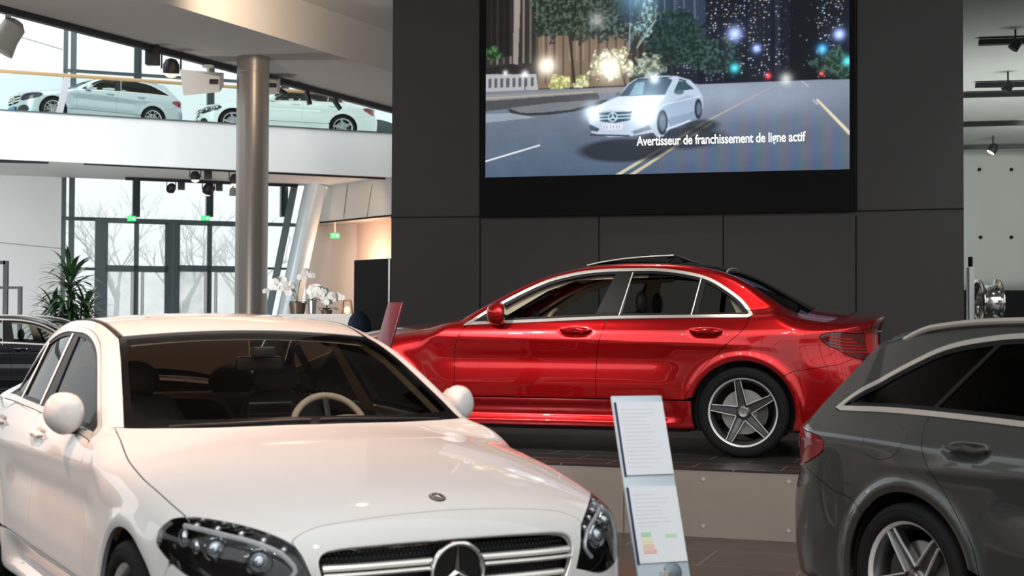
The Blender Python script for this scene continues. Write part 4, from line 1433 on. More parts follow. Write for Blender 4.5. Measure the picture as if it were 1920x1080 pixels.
    rc = np.stack([.17 - .095 * R, .20 - .085 * R, .25 - .065 * R], -1) * (1 + .12 * (noise(40, 7, 3)[..., None] - .5))
    rc *= (1 + .9 * np.exp(-((X - 1380) / 210)**2 - ((Y - 185) / 40)**2))[..., None]
    m = Y > (163 + .004 * (X - 1250))
    I[m] = rc[m]
    # moire tint of the led cells
    tint = np.stack([.020 * np.sin(X / 6.) + .006, .008 * np.sin(X / 6. + 2.) , .026 * np.sin(X / 6. + 4.)], -1) * np.clip((Y - 190) / 90, 0, 1)[..., None] * np.clip((X - 1150) / 200, 0, 1)[..., None]
    I[m] = np.maximum(I[m] + tint[m], 0)
    poly([(905, 168), (1180, 164), (1180, 172), (905, 180)], (.30, .27, .25), .8)
    poly([(905, 180), (1130, 172), (1135, 188), (1040, 190), (905, 200)], (.05, .045, .045), .8)
    poly([(955, 196), (1030, 190), (1150, 186), (1160, 190), (1085, 206), (1030, 211), (985, 210), (958, 204)], (.02, .02, .02), .9)
    poly([(955, 195), (1040, 188), (1150, 184), (1080, 202), (1020, 206), (980, 205)], (.20, .21, .23), .9)
    poly([(905, 205), (960, 205), (1010, 215), (905, 222)], (.33, .38, .45), .8)
    line((910, 296), (1017, 268), 2.5, (.85, .88, .9)); line((905, 175), (1120, 170), 2, (.5, .48, .45), .7)
    # double yellow line running to the vanishing point
    line((1165, 330), (1330, 235), 6, (.60, .56, .42), 1, 3); line((1192, 330), (1345, 236), 6, (.60, .54, .36), 1, 3)
    line((1330, 235), (1462, 170), 3, (.50, .44, .32), .9, 1)
    line((1536, 200), (1593, 262), 3.5, (.75, .68, .5), 1, 6); line((1529, 200), (1536, 208), 2, (.7, .7, .7), .7)
    line((1508, 165), (1520, 175), 1.6, (.6, .6, .6), .8)
    # shadow of the car on the road belongs to the film frame
    ell(1180, 282, 98, 25, (.018, .022, .032), .92, .25); ell(1290, 262, 92, 24, (.022, .026, .036), .85, .3)
    ell(1325, 240, 42, 14, (.02, .024, .034), .85, .4)
    # the white saloon
    body = [(1113, 224), (1116, 205), (1130, 196), (1160, 183), (1172, 180), (1188, 157), (1205, 148), (1240, 145), (1278, 146), (1305, 155), (1320, 171), (1328, 186), (1329, 208), (1322, 226), (1308, 226), (1300, 234), (1265, 246), (1254, 258), (1242, 258), (1236, 250), (1190, 256), (1150, 256), (1118, 247)]
    poly(body, (.50, .60, .74))
    poly([(1131, 197), (1172, 181), (1262, 181), (1240, 205), (1226, 222), (1180, 207), (1130, 205)], (.72, .82, .92))
    poly([(1250, 205), (1300, 182), (1326, 190), (1328, 206), (1305, 228), (1268, 238), (1262, 215)], (.36, .46, .62))
    poly([(1262, 226), (1330, 208), (1322, 228), (1300, 234), (1268, 244)], (.24, .32, .46), .8)
    line((1252, 200), (1322, 186), 1.5, (.8, .9, 1), .8)
    poly([(1172, 180), (1190, 158), (1208, 150), (1262, 149), (1272, 153), (1258, 180)], (.05, .09, .14))
    poly([(1190, 180), (1203, 156), (1220, 155), (1215, 178)], (.30, .50, .62), .7)
    poly([(1274, 176), (1283, 156), (1296, 157), (1312, 172)], (.04, .08, .11)); poly([(1285, 151), (1300, 156), (1294, 157), (1283, 154)], (.03, .05, .07))
    poly([(1190, 158), (1208, 148), (1274, 147), (1262, 150), (1208, 151)], (.02, .03, .04))
    ell(1284, 177, 11, 5, (.10, .16, .22)); ell(1169, 176, 5, 4, (.10, .16, .22))
    ell(1253, 232, 11, 25, (.02, .03, .045), 1, .1); ell(1254, 232, 7.5, 19, (.16, .22, .30), 1, .4); ell(1320, 209, 7.5, 20, (.02, .03, .045), 1, .1); ell(1321, 209, 5, 14, (.14, .18, .26), 1, .4)
    poly([(1131, 210), (1196, 209), (1192, 226), (1165, 230), (1136, 227)], (.02, .06, .10))
    line((1133, 216), (1194, 215), 2, (.5, .7, .85)); line((1135, 222), (1192, 221), 2, (.5, .7, .85))
    ell(1159, 219, 9.5, 9.5, (.55, .75, .9), 1, .1); ell(1159, 219, 7.5, 7.5, (.03, .09, .14), 1, .1)
    for a in (90, 210, 330): line((1159, 219), (1159 + 8 * math.cos(math.radians(a)), 219 - 8 * math.sin(math.radians(a))), 2, (.75, .9, 1))
    poly([(1139, 232), (1178, 232), (1177, 243), (1140, 242)], (.75, .80, .88))
    for x in (1143, 1148, 1155, 1161, 1167, 1172): line((x, 235), (x, 240), 1.8, (.15, .18, .25), .9)
    poly([(1113, 230), (1134, 240), (1130, 246), (1116, 243)], (.04, .07, .10)); poly([(1195, 247), (1228, 236), (1233, 244), (1200, 253)], (.08, .12, .16), .8)
    line((1117, 251), (1190, 255), 3, (.02, .03, .04))
    line((1262, 245), (1305, 230), 3, (.65, .72, .85))
    # soft optics of the film: slight blur, sheen on the body
    sheen = np.clip(1 - np.abs(noise(60, 21, 2) - .5) * 1.2, 0, 1)[..., None]
    for _ in range(2):
        J = I.copy(); J[1:-1, 1:-1] = (I[1:-1, 1:-1] * 4 + I[:-2, 1:-1] + I[2:, 1:-1] + I[1:-1, :-2] + I[1:-1, 2:]) / 8; I[:] = J
    I *= .82 + .26 * sheen
    I[:] = I * (1 + .10 * (rng.rand(Hd, Wd, 1) - .5))
    for (x, y, r, c) in [(1120, 209, 14, (.9, 1.1, 1.3)), (1218, 213, 20, (1.0, 1.2, 1.3)), (1238, 150, 8, (.9, 1.1, 1.3)), (1031, 117, 15, (1.3, 1.2, 1.0)), (1154, 126, 20, (1.1, 1.0, .8)), (1387, 73, 10, (.6, .8, 1.6)),
                         (1427, 102, 6, (.5, .7, 1.5)), (1575, 83, 8, (.6, .8, 1.6)), (1387, 136, 7, (.1, .8, .9)), (1545, 108, 7, (.1, .6, 1.2)), (1590, 132, 7, (.1, .8, .9)), (1448, 153, 4, (1.4, .1, .15)), (1544, 153, 3, (1.2, .1, .1)),
                         (1230, 182, 26, (.18, .26, .32)), (1480, 160, 9, (.6, .6, .6)), (988, 131, 6, (.8, .8, .9)), (1205, -10, 30, (.12, .25, .35)), (1128, 35, 12, (.3, .3, .28)), (949, 127, 4, (.8, .8, .8))]:
        glow(x, y, r, c)
    return np.clip(I, 0, 1.6), Wd, Hd


def build_screen(P0, ex, ez, n, parent, w, h):
    """P0 lower-left corner, ex/ez unit vectors, n outward normal"""
    I, Wd, Hd = paint_screen()
    I = I[::-1]
    u = np.linspace(0, w, Wd); v = np.linspace(0, h, Hd)
    U, Vv = np.meshgrid(u, v)
    P = np.array(P0)[None, None] + U[..., None] * np.array(ex) + Vv[..., None] * np.array(ez)
    idx = np.arange(Wd * Hd).reshape(Hd, Wd)
    F = np.stack([idx[:-1, :-1], idx[:-1, 1:], idx[1:, 1:], idx[1:, :-1]], -1).reshape(-1, 4)
    me = bpy.data.meshes.new('display')
    me.vertices.add(Wd * Hd); me.vertices.foreach_set('co', P.reshape(-1).astype(np.float32))
    me.loops.add(len(F) * 4); me.loops.foreach_set('vertex_index', F.reshape(-1).astype(np.int32))
    me.polygons.add(len(F)); me.polygons.foreach_set('loop_start', np.arange(0, len(F) * 4, 4, dtype=np.int32))
    me.update(calc_edges=True)
    ca = me.color_attributes.new('picture', 'FLOAT_COLOR', 'POINT')
    ca.data.foreach_set('color', np.concatenate([I.reshape(-1, 3), np.ones((Wd * Hd, 1))], 1).reshape(-1).astype(np.float32))
    m = bpy.data.materials.new('led_picture'); m.use_nodes = True
    N = m.node_tree.nodes; L = m.node_tree.links; b = N['Principled BSDF']
    at_ = N.new('ShaderNodeVertexColor'); at_.layer_name = 'picture'
    b.inputs['Base Color'].default_value = (.01, .01, .01, 1); b.inputs['Roughness'].default_value = .5
    b.inputs['Specular IOR Level'].default_value = .2
    L.new(at_.outputs[0], b.inputs['Emission Color']); b.inputs['Emission Strength'].default_value = 1.05
    me.materials.append(m)
    o = bpy.data.objects.new('display', me); C.objects.link(o); o.parent = parent
    return o
# ---------------------------------------------------------------- placing by depth
CM = cam.matrix_world.copy(); CO = Vector((0, 0, 1.412))


def ray(px, py):
    return (CM.to_3x3() @ Vector(((px - 960) / 2690, -(py - 540) / 2690, -1))).normalized()


def at(px, py, Y):
    d = ray(px, py); return CO + d * (Y / d.y)


def on_z(px, py, z):
    d = ray(px, py); return CO + d * ((z - CO.z) / d.z)


def on_line(px, py, A, B):
    """hit the vertical plane through A and B"""
    d = ray(px, py); n = Vector((B[1] - A[1], A[0] - B[0], 0))
    return CO + d * ((Vector((A[0], A[1], 0)) - CO).dot(n) / d.dot(n))


def struct(o):
    o['kind'] = 'structure'; return o


def slab(name, poly, z0, z1, m):
    mb = MB(); mb.prism([(p[0], p[1]) for p in poly], z0, z1)
    return mb.build(name, m)


def wall(name, A, B, z0, z1, th, m, parent=None):
    A = Vector((A[0], A[1], 0)); B = Vector((B[0], B[1], 0)); n = Vector((-(B - A).y, (B - A).x, 0)).normalized() * th
    mb = MB(); mb.prism([(A.x, A.y), (B.x, B.y), (B.x + n.x, B.y + n.y), (A.x + n.x, A.y + n.y)], z0, z1)
    return mb.build(name, m, parent)


def bar(name, pts, w, m, parent=None, h=None):
    mb = MB(); box_between(mb, pts[0], pts[1], w, h or w); return mb.build(name, m, parent)


def box_between(mb, a, b, w, h, up=(0, 0, 1)):
    a = Vector(a); b = Vector(b); d = (b - a); L = d.length; d.normalize()
    u = Vector(up) if abs(d.dot(Vector(up))) < .95 else Vector((0, 1, 0))
    s = d.cross(u).normalized(); u = s.cross(d)
    V = []
    for t in (0, L):
        for (i, j) in ((-1, -1), (1, -1), (1, 1), (-1, 1)):
            V.append(tuple(a + d * t + s * (i * w / 2) + u * (j * h / 2)))
    mb.add(V, [(0, 1, 2, 3), (7, 6, 5, 4), (0, 4, 5, 1), (1, 5, 6, 2), (2, 6, 7, 3), (3, 7, 4, 0)])


# ---------------------------------------------------------------- building materials
def tile_mat(name, c1, c2, mortar, sx, sy, rough, offs=.5, rot=0., msize=.02):
    m = mat(name, c1, rough)
    N = m.node_tree.nodes; L = m.node_tree.links; b = N['Principled BSDF']
    tc = N.new('ShaderNodeTexCoord'); mp = N.new('ShaderNodeMapping'); br = N.new('ShaderNodeTexBrick')
    mp.inputs['Rotation'].default_value = (0, 0, rot)
    br.inputs['Color1'].default_value = (*c1, 1); br.inputs['Color2'].default_value = (*c2, 1); br.inputs['Mortar'].default_value = (*mortar, 1)
    br.inputs['Scale'].default_value = 1; br.inputs['Brick Width'].default_value = sx; br.inputs['Row Height'].default_value = sy
    br.inputs['Mortar Size'].default_value = msize; br.offset = offs
    no = N.new('ShaderNodeTexNoise'); no.inputs['Scale'].default_value = 3; no.inputs['Detail'].default_value = 6
    mx = N.new('ShaderNodeMix'); mx.data_type = 'RGBA'; mx.blend_type = 'MULTIPLY'; mx.inputs[0].default_value = .35
    L.new(tc.outputs['Object'], mp.inputs[0]); L.new(mp.outputs[0], br.inputs[0]); L.new(tc.outputs['Object'], no.inputs['Vector'])
    L.new(br.outputs[0], mx.inputs[6]); L.new(no.outputs[0], mx.inputs[7]); L.new(mx.outputs[2], b.inputs['Base Color'])
    return m


E_ = {}
E_['floor'] = tile_mat('slate_floor', (.075, .062, .055), (.085, .070, .062), (.22, .19, .17), 1.2, .6, .28, msize=.006, rot=.34)
E_['ptop'] = tile_mat('podium_tiles', (.045, .043, .043), (.055, .052, .050), (.24, .22, .21), .6, .3, .25, msize=.006, rot=.34)
E_['conc'] = noisy(mat('podium_concrete', (.34, .285, .24), .75), 4, .10, .1)
E_['concr'] = noisy(mat('pale_concrete', (.50, .52, .49), .8), 1.2, .10, .05, stretch=(1, 1, .4))
E_['dark'] = noisy(mat('anthracite_panel', (.050, .046, .044), .42), 2, .06)
E_['joint'] = mat('panel_joint', (.006, .006, .006), .8)
E_['bezel'] = mat('matte_black', (.004, .004, .0045), .6, spec=.2)
E_['white'] = noisy(mat('white_plaster', (.80, .82, .82), .6), .6, .02)
E_['soffit'] = noisy(mat('grey_soffit', (.52, .49, .47), .75), .8, .03)
E_['ceil'] = noisy(mat('hall_ceiling', (.55, .52, .50), .8), .8, .03)
E_['frame'] = mat('blue_grey_frame', (.085, .12, .13), .4, .3)
E_['pillar'] = noisy(mat('brushed_column', (.27, .245, .225), .36, .45), 2.0, .12, stretch=(6, 6, .2))
E_['wood'] = mat('wood_rail', (.50, .33, .16), .4)
E_['clear'] = glass('clear_pane', (.93, .97, .97), clear=.97, gloss_ior=1.25)
E_['greenglass'] = glass('greenish_balustrade', (.80, .93, .90), clear=.95, gloss_ior=1.2)
E_['steel'] = mat('brushed_steel', (.72, .74, .75), .3, .9)
E_['beige'] = noisy(mat('beige_wall', (.66, .56, .49), .8), 1, .03)
E_['beigew'] = noisy(mat('warm_wall', (.68, .50, .40), .8), 1, .03)
E_['postw'] = mat('white_gloss', (.86, .87, .88), .3)
E_['umber'] = noisy(mat('umber_wall', (.16, .12, .095), .6), 1, .05)
E_['panelw'] = mat('light_panel', (.62, .62, .60), .45)
E_['green'] = mat('exit_green', (.02, .5, .12), .5, emit=(.05, .85, .22), es=.9)
E_['exitw'] = mat('exit_white', (.9, .9, .9), .5, emit=(.9, 1, .92), es=.9)
E_['lampwarm'] = mat('lit_lens', (1, .8, .6), .4, emit=(1, .62, .40), es=1.3)
E_['lampwhite'] = mat('lit_lens_white', (1, .9, .8), .4, emit=(1, .86, .70), es=2.0)
E_['fixt'] = mat('black_fixture', (.012, .012, .016), .5)
E_['fixg'] = mat('grey_fixture', (.30, .29, .27), .5)
E_['fixw'] = mat('white_cabinet', (.62, .62, .60), .55)
E_['tubew'] = mat('silver_cladding', (.68, .77, .82), .35, .2)
E_['frost'] = mat('frosted', (.85, .88, .88), .5)
E_['extground'] = mat('outdoor_paving', (.55, .56, .55), .9)

def film():
    m = bpy.data.materials.new('frosted_film'); m.use_nodes = True
    N = m.node_tree.nodes; L = m.node_tree.links; N.clear()
    o = N.new('ShaderNodeOutputMaterial'); t = N.new('ShaderNodeBsdfTransparent'); d = N.new('ShaderNodeBsdfTranslucent'); d.inputs[0].default_value = (.75, .78, .76, 1)
    x = N.new('ShaderNodeMixShader'); no = N.new('ShaderNodeTexNoise'); no.inputs['Scale'].default_value = 2.2; no.inputs['Detail'].default_value = 6
    mr = N.new('ShaderNodeMapRange'); mr.inputs[1].default_value = .3; mr.inputs[2].default_value = .7; mr.inputs[3].default_value = .25; mr.inputs[4].default_value = .75
    tc = N.new('ShaderNodeTexCoord'); L.new(tc.outputs['Object'], no.inputs[0]); L.new(no.outputs[0], mr.inputs[0]); L.new(mr.outputs[0], x.inputs[0])
    L.new(t.outputs[0], x.inputs[1]); L.new(d.outputs[0], x.inputs[2]); L.new(x.outputs[0], o.inputs[0]); return m
E_['film'] = film()

# ---------------------------------------------------------------- floor and podium
mb = MB(); mb.box(-34, 30, -14, 47, -.3, 0)
struct(mb.build('floor', E_['floor']))
e1 = Vector((.371, 9.97, 0)); e2 = Vector((1.893, 9.43, 0)); ed = (e2 - e1).normalized(); en = Vector((-ed.y, ed.x, 0))
pa = e1 - ed * 4.2; pb = e1 + ed * 7.5
podium = empty('podium', (0, 0, 0), 0, 'low concrete platform with dark tiled top carrying the red saloon', 'platform')
mb = MB(); q = [pa, pb, pb + en * 6, pa + en * 6]
mb.prism([(p.x, p.y) for p in q], 0, .446)
mb.build('concrete_plinth', E_['conc'], podium)
mb = MB(); q = [pa - en * .006, pb - en * .006, pb + en * 6, pa + en * 6]
mb.prism([(p.x, p.y) for p in q], .446, .456)
mb.build('tiled_top', E_['ptop'], podium)
mb = MB()
tie = []
for (px, py) in ((1319, 898), (1479, 903), (1319, 986), (1479, 995)):
    p = on_line(px, py, e1, e2); tie.append(p)
for p in tie:
    mb = MB(); mb.cyl(p - en * .004, p + en * .01, .013, 14); mb.build('tie_hole', E_['concr'], podium)
for k in (-1, 0, 1, 2, 3):
    p = on_line(1400, 940, e1, e2) + ed * (.84 * 2 * k - .84)
    mb = MB(); box_between(mb, (p.x - en.x * .001, p.y - en.y * .001, .0), (p.x - en.x * .001, p.y - en.y * .001, .445), .004, .004)
    mb.build('panel_joint', E_['joint'], podium)

# ---------------------------------------------------------------- dark media wall with the screen
W0 = Vector((-1.27, 15.04, 0)); W1 = Vector((4.27, 13.55, 0)); wd = (W1 - W0).normalized(); wn = Vector((wd.y, -wd.x, 0))
if wn.y > 0: wn = -wn
struct(wall('wall_media', W0, W1, .457, 7.71, .9, E_['dark']))
def seam(p, q, name='trim_seam'):
    a = on_line(*p, W0, W1) + wn * .002; b = on_line(*q, W0, W1) + wn * .002
    mb = MB(); box_between(mb, a, b, .012, .012); return struct(mb.build(name, E_['joint']))
seam((733, 408), (903, 406), 'trim_1'); seam((1603, 396), (1807, 391), 'trim_2')
for k, x in enumerate((900, 1123, 1356, 1605)):
    seam((x, 404), (x, 640), 'trim_%d' % (k + 3))
seam((900, -40), (900, 404), 'trim_7'); seam((1606, -40), (1606, 398), 'trim_8')
scr = empty('video_wall_screen', tuple(on_line(1250, 400, W0, W1)), 0, 'large video screen on the dark wall showing a white saloon driving at night', 'screen')
inv = scr.location.copy()
a = on_line(903, 407, W0, W1); b = on_line(1604, 397, W0, W1); zt = on_line(1250, -90, W0, W1).z
def sc_l(v): return (v[0] - inv[0], v[1] - inv[1], v[2] - inv[2])
mb = MB(); zb_ = (a.z + b.z) / 2
V = [sc_l(Vector((p.x, p.y, z)) + wn * o) for p in (a, b) for z in (zb_, zt) for o in (0, .06)]
mb.add(V, [(0, 1, 3, 2), (4, 6, 7, 5), (0, 4, 5, 1), (2, 3, 7, 6), (0, 2, 6, 4), (1, 5, 7, 3)])
mb.build('bezel', E_['bezel'], scr)
pl = on_line(910, 333, W0 + wn * .065, W1 + wn * .065); pr = on_line(1593, 317, W0 + wn * .065, W1 + wn * .065)
wS = (pr - pl).xy.length; zS = (pl.z + pr.z) / 2; hS = wS * 394 / 700
build_screen(sc_l((pl.x, pl.y, zS)), tuple(wd), (0, 0, 1), tuple(wn), scr, wS, hS)
tcu = bpy.data.curves.new('subtitle', 'FONT'); tcu.body = 'Avertisseur de franchissement de ligne actif'
tcu.size = .132; tcu.offset = .0022; tcu.extrude = .001; tcu.space_character = .98
to = bpy.data.objects.new('subtitle', tcu); C.objects.link(to); to.parent = scr
ts = on_line(1194, 273, W0 + wn * .070, W1 + wn * .070); te = on_line(1511, 264, W0 + wn * .070, W1 + wn * .070)
to.location = sc_l(ts); to.rotation_euler = (PI / 2, -math.atan2(0, 1), math.atan2(wd.y, wd.x))
bpy.context.view_layer.update()
_sx = (te - ts).xy.length / max(to.dimensions.x, .01)
_me = bpy.data.meshes.new_from_object(to.evaluated_get(bpy.context.evaluated_depsgraph_get()))
tm = bpy.data.objects.new('subtitle_text', _me); C.objects.link(tm); tm.parent = scr
tm.location = to.location; tm.rotation_euler = to.rotation_euler; tm.scale = (_sx, 1, 1)
bpy.data.objects.remove(to); _me.materials.clear()
_me.materials.append(mat('subtitle_white', (.9, .9, .9), .5, emit=(1, 1, 1), es=1.0))

# ---------------------------------------------------------------- right back: concrete wall, ceiling, tracks
struct(wall('wall_right', (3.5, 27.2), (16, 27.2), 0, 4.85, .3, E_['concr']))
cr = [(4.0, 14.2), (16, 14.2), (16, 27.5), (4.0, 27.5)]
struct(slab('ceiling_right', cr, 4.75, 5.0, E_['concr']))
for k, (x0, y0, x1, y1) in enumerate(((1835, 80, 1960, 76), (1829, 160, 1960, 157), (1806, 179, 1960, 175), (1806, 234, 1960, 230), (1806, 277, 1960, 274))):
    a = on_z(x0, y0, 4.70); b = on_z(x1, y1, 4.70)
    mb = MB(); box_between(mb, a, b, .10, .06)
    names = ['short black lighting track nearest the top of the right ceiling', 'second black lighting track on the right ceiling with two dark spots', 'third black lighting track from the front on the right ceiling', 'fourth black lighting track from the front on the right ceiling', 'rearmost lighting track on the right ceiling, by the concrete wall']
    tag(mb.build('lighting_track', E_['fixt']), names[k], 'lighting track', 'lighting tracks on the right ceiling')
def small_spot(px, py, z, label, lit=False, m='fixt', s=1.0, tilt=.6, grp=None):
    p = on_z(px, py, z)
    r = empty('track_spotlight', tuple(p), 0, label, 'spotlight', grp)
    mb = MB(); mb.cyl((0, 0, .35 * s), (0, 0, .10 * s), .02 * s, 8); mb.build('stem', E_[m], r)
    Q = Matrix.Rotation(tilt, 4, 'Y')
    mb = MB(); mb.lathe([(.06 * s, .12 * s), (.10 * s, .06 * s), (.11 * s, -.10 * s), (.10 * s, -.10 * s)], 16, Q); mb.build('lamp_head', E_[m], r)
    mb = MB(); mb.lathe([(.095 * s, -.105 * s), (.001, -.108 * s)], 16, Q, cap=False); mb.build('lens', E_['lampwhite' if lit else 'satinb'], r)
    return r
E_['satinb'] = M['satin']
small_spot(1904, 84, 4.58, 'black spotlight on the frontmost right ceiling track', s=.55)
small_spot(1890, 163, 4.55, 'black spotlight on the second right ceiling track', s=.6)
small_spot(1862, 279, 4.52, 'lit spotlight glowing warm near the concrete wall at right', True, s=.75)
for (px, py) in ((1836, 318), (1896, 318), (1838, 445), (1896, 445)):
    p = at(px, py, 27.19); mb = MB(); mb.cyl(p, p + Vector((0, -.02, 0)), .035, 10)
    struct(mb.build('trim_tie_hole', E_['joint']))
mb = MB(); a = at(1800, 545, 26.9); mb.box(a.x - 1, 16, 26.4, 27.1, 0, a.z)
tag(mb.build('wall_cabinet', E_['bezel']), 'low dark cabinet along the concrete wall at far right', 'cabinet')
# wheel rim on its white display post
px_ = at(1816, 600, 14.3)
post = empty('rim_display_post', (px_.x + .02, px_.y, .457), 0, 'white upright post beside the dark wall holding a chrome rim', 'display stand')
mb = MB(); mb.rbox(-.028, .028, -.05, .05, 0.02, at(1816, 501, 14.3).z - .457, .01); mb.build('post', E_['postw'], post)
mb = MB(); mb.rbox(-.05, .30, -.20, .20, 0, .02, .01); mb.build('base_plate', E_['fixw'], post)
mb = MB(); mb.cyl((0, 0, at(1816, 568, 14.3).z - .457), (.16, 0, at(1816, 568, 14.3).z - .457), .03, 12); mb.build('axle', E_['fixg'], post)
mb = MB(); mb.rbox(-.02, .02, -.02, .02, 1.56, 1.66, .01); mb.build('clip', E_['bezel'], post)
pc = at(1851, 567, 14.3)
mb = MB()
mb.lathe([(.20, -.105), (.235, -.10), (.238, -.09), (.20, -.075), (.175, -.04), (.170, .03), (.195, .075), (.235, .09), (.238, .10), (.20, .105)], 48, Matrix.Translation(pc) @ Matrix.Rotation(PI / 2, 4, 'Y'), cap=False)
rim = mb.build('alloy_wheel_rim', M['chrome']); tag(rim, 'bare polished wheel rim mounted edge-on by the dark wall', 'wheel rim')
mb = MB()
for k in range(5):
    Q = Matrix.Translation(pc) @ Matrix.Rotation(PI / 2, 4, 'Y') @ Matrix.Rotation(2 * PI * k / 5, 4, 'Z')
    V = [(0.02, -.03, .08), (.20, -.015, .095), (.20, .015, .095), (.02, .03, .08), (.02, -.03, .05), (.20, -.015, .07), (.20, .015, .07), (.02, .03, .05)]
    mb.add([tuple(Q @ Vector(v)) for v in V], [(0, 1, 2, 3), (7, 6, 5, 4), (0, 4, 5, 1), (1, 5, 6, 2), (2, 6, 7, 3), (3, 7, 4, 0)])
mb.build('spokes', M['chrome'], rim)
# ---------------------------------------------------------------- upper walkway over the left, column
z1 = 6.85; z2 = 7.72
l1a = on_z(0, 10, z1); l1b = on_z(732, 202, z1); l2a = on_z(265, 0, z1); l2b = on_z(730, 140, z1)
d1 = (l1b - l1a); d2 = (l2b - l2a)
P1 = l1a - d1 * 1.1; P2 = l1b + d1 * .35; P3 = l2b + d2 * .9; P4 = l2a - d2 * 2.6
struct(slab('ceiling_walkway', [P1, P4, P3, P2], z1, z1 + .5, E_['soffit']))
struct(wall('wall_walkway_fascia', P3, P4, z1 + .001, z2 + .3, .2, E_['soffit']))
struct(slab('ceiling_hall', [P4, (30, P4.y), (30, 30), (P3.x + 6, 40), P3], z2, z2 + .3, E_['ceil']))
tr = MB(); box_between(tr, P1 + Vector((0, 0, -.065)), P2 + Vector((0, 0, -.065)), .13, .11)
tag(tr.build('lighting_track', E_['fixt']), 'long black lighting track along the edge of the upper soffit', 'lighting track')
pc_ = on_z(475, 108, z1)
PR = 30.2 / 2690 * pc_.y
col = MB(); col.lathe([(PR, 0), (PR, 6.50), (PR * .985, 6.505), (PR * .985, 6.53), (PR, 6.535), (PR, z1)], 64, Matrix.Translation((pc_.x, pc_.y, 0)))
struct(col.build('column', E_['pillar']))
# ---------------------------------------------------------------- balcony with its parapet
zs = 5.52; zt_ = 6.74
B0 = on_z(0, 298, zs); B1 = on_z(730, 332, zs); bd_ = B1 - B0; Bm = B0 - bd_ * .9; Bp = B1 + bd_ * .6
G0 = on_z(0, 328, zs); G1 = on_z(560, 350, zs); gd = G1 - G0; Gm = G0 - gd * .9; Gp = G1 + gd * .12
Bq = B0 + bd_ * 1.0
struct(slab('ceiling_balcony', [Bm, Bp, Gp + bd_ * .8, Gp, Gm], zs, 6.58, E_['white']))
kp = .955; sc3 = lambda v, z: Vector((v.x * kp, v.y * kp, z))
Q0 = sc3(Bm, 0); Q1 = sc3(Bp, 0); zq0 = 1.412 + (zs - 1.412) * kp; zq1 = 1.412 + (zt_ - 1.412) * kp
struct(wall('wall_parapet', Q0, Q1, zq0, zq1, .12, E_['white']))
struct(slab('ceiling_balcony_edge', [Q0 * 1.008, Q1 * 1.008, Bp, Bm], zs + .25, zs + .45, E_['white']))
B0 = sc3(B0, 0); B1 = sc3(B1, 0); Bm = Q0; Bp = Q1; zt_ = zq1; bd_ = B1 - B0
mb = MB(); box_between(mb, (Bm.x, Bm.y, zt_ + .01), (Bp.x, Bp.y, zt_ + .01), .10, .03); struct(mb.build('trim_parapet_cap', E_['frame']))
rail = empty('balustrade', (Bm.x, Bm.y, zt_), 0, 'glass balustrade with wooden handrail along the upper gallery', 'railing')
def rl(v): return (v[0] - Bm.x, v[1] - Bm.y, v[2] - zt_)
h0 = on_line(0, 133, B0, B1); h1 = on_line(440, 163, B0, B1); hd = (h1 - h0)
ha = h0 - hd * 1.0; hb = h0 + hd * 1.75
mb = MB(); mb.tube([rl(ha), rl((ha + hb) / 2), rl(hb)], .045, 10); mb.build('handrail', E_['wood'], rail)
V = [rl((Bm.x, Bm.y, zt_)), rl((Bp.x, Bp.y, zt_)), rl((Bp.x, Bp.y, h0.z)), rl((Bm.x, Bm.y, h0.z))]
mb = MB(); mb.add(V, [(0, 1, 2, 3)]); mb.build('glass_panel', E_['greenglass'], rail)
for px in (117,):
    a = on_line(px - 6, 213, B0, B1); b = on_line(px + 10, 142, B0, B1)
    mb = MB(); box_between(mb, rl(a - bd_.normalized() * .0), rl(b), .16, .03, up=tuple(Vector((-bd_.y, bd_.x, 0)).normalized())); mb.build('glass_fin', E_['steel'], rail)
# far rails behind the cars
# ---------------------------------------------------------------- window wall
def gw(px, z=None, py=400):
    p = on_line(px, py, G0, G1); return p if z is None else Vector((p.x, p.y, z))
gdir = gd.normalized(); gn = Vector((gdir.y, -gdir.x, 0))
if gn.y > 0: gn = -gn
struct(wall('wall_left', Gm, gw(117), 0, 14, .35, E_['white']))
for k, (p, q) in enumerate((((0, 455), (116, 466)), ((-60, 40), (118, 93)))):
    a = gw(p[0], None, p[1]) + gn * .004; b = gw(q[0], None, q[1]) + gn * .004
    mb = MB(); box_between(mb, a, b, .02, .02); struct(mb.build('trim_%d' % (20 + k), E_['fixg']))
win = struct(empty('window_1', tuple(gw(300, 0))))
wl = lambda v: tuple(Vector(v) - win.location)
def mull(p0, p1, z0, z1_, name='mullion', dep=.22, par=None, m='frame'):
    a = gw(p0, z0); b = gw(p1, z0); mb = MB()
    q = [a, b, b - gn * dep, a - gn * dep]
    mb.prism([(v.x - win.location.x, v.y - win.location.y) for v in q], z0, z1_)
    return mb.build(name, E_[m], par or win)
def trans(p0, p1, y0, y1, name='transom', dep=.16, par=None, pyref=300):
    a0 = gw(p0, None, y0); a1 = gw(p0, None, y1)
    a = gw(p0); b = gw(p1); mb = MB()
    q = [a, b, b - gn * dep, a - gn * dep]
    mb.prism([(v.x - win.location.x, v.y - win.location.y) for v in q], a1.z, a0.z)
    return mb.build(name, E_['frame'], par or win)
zTop = 13.5
for (p0, p1) in ((115, 124), (129.5, 140)): mull(p0, p1, 0, zTop)
mull(249, 262.5, gw(250, None, 406).z, zTop); mull(387, 400, gw(390, None, 406).z, zTop); mull(527, 540, gw(530, None, 406).z, zTop)
trans(115, 560, 405.5, 412); trans(115, 560, 128, 133)
trans(139, 180, 501, 506); trans(500, 545, 501, 505)
pane = MB(); a = gw(140, 0); b = gw(563, 0)
pane.add([wl((a.x, a.y, 0)), wl((b.x, b.y, 0)), wl((b.x, b.y, zTop)), wl((a.x, a.y, zTop))], [(0, 1, 2, 3)])
pane.build('glass_pane', E_['clear'], win)
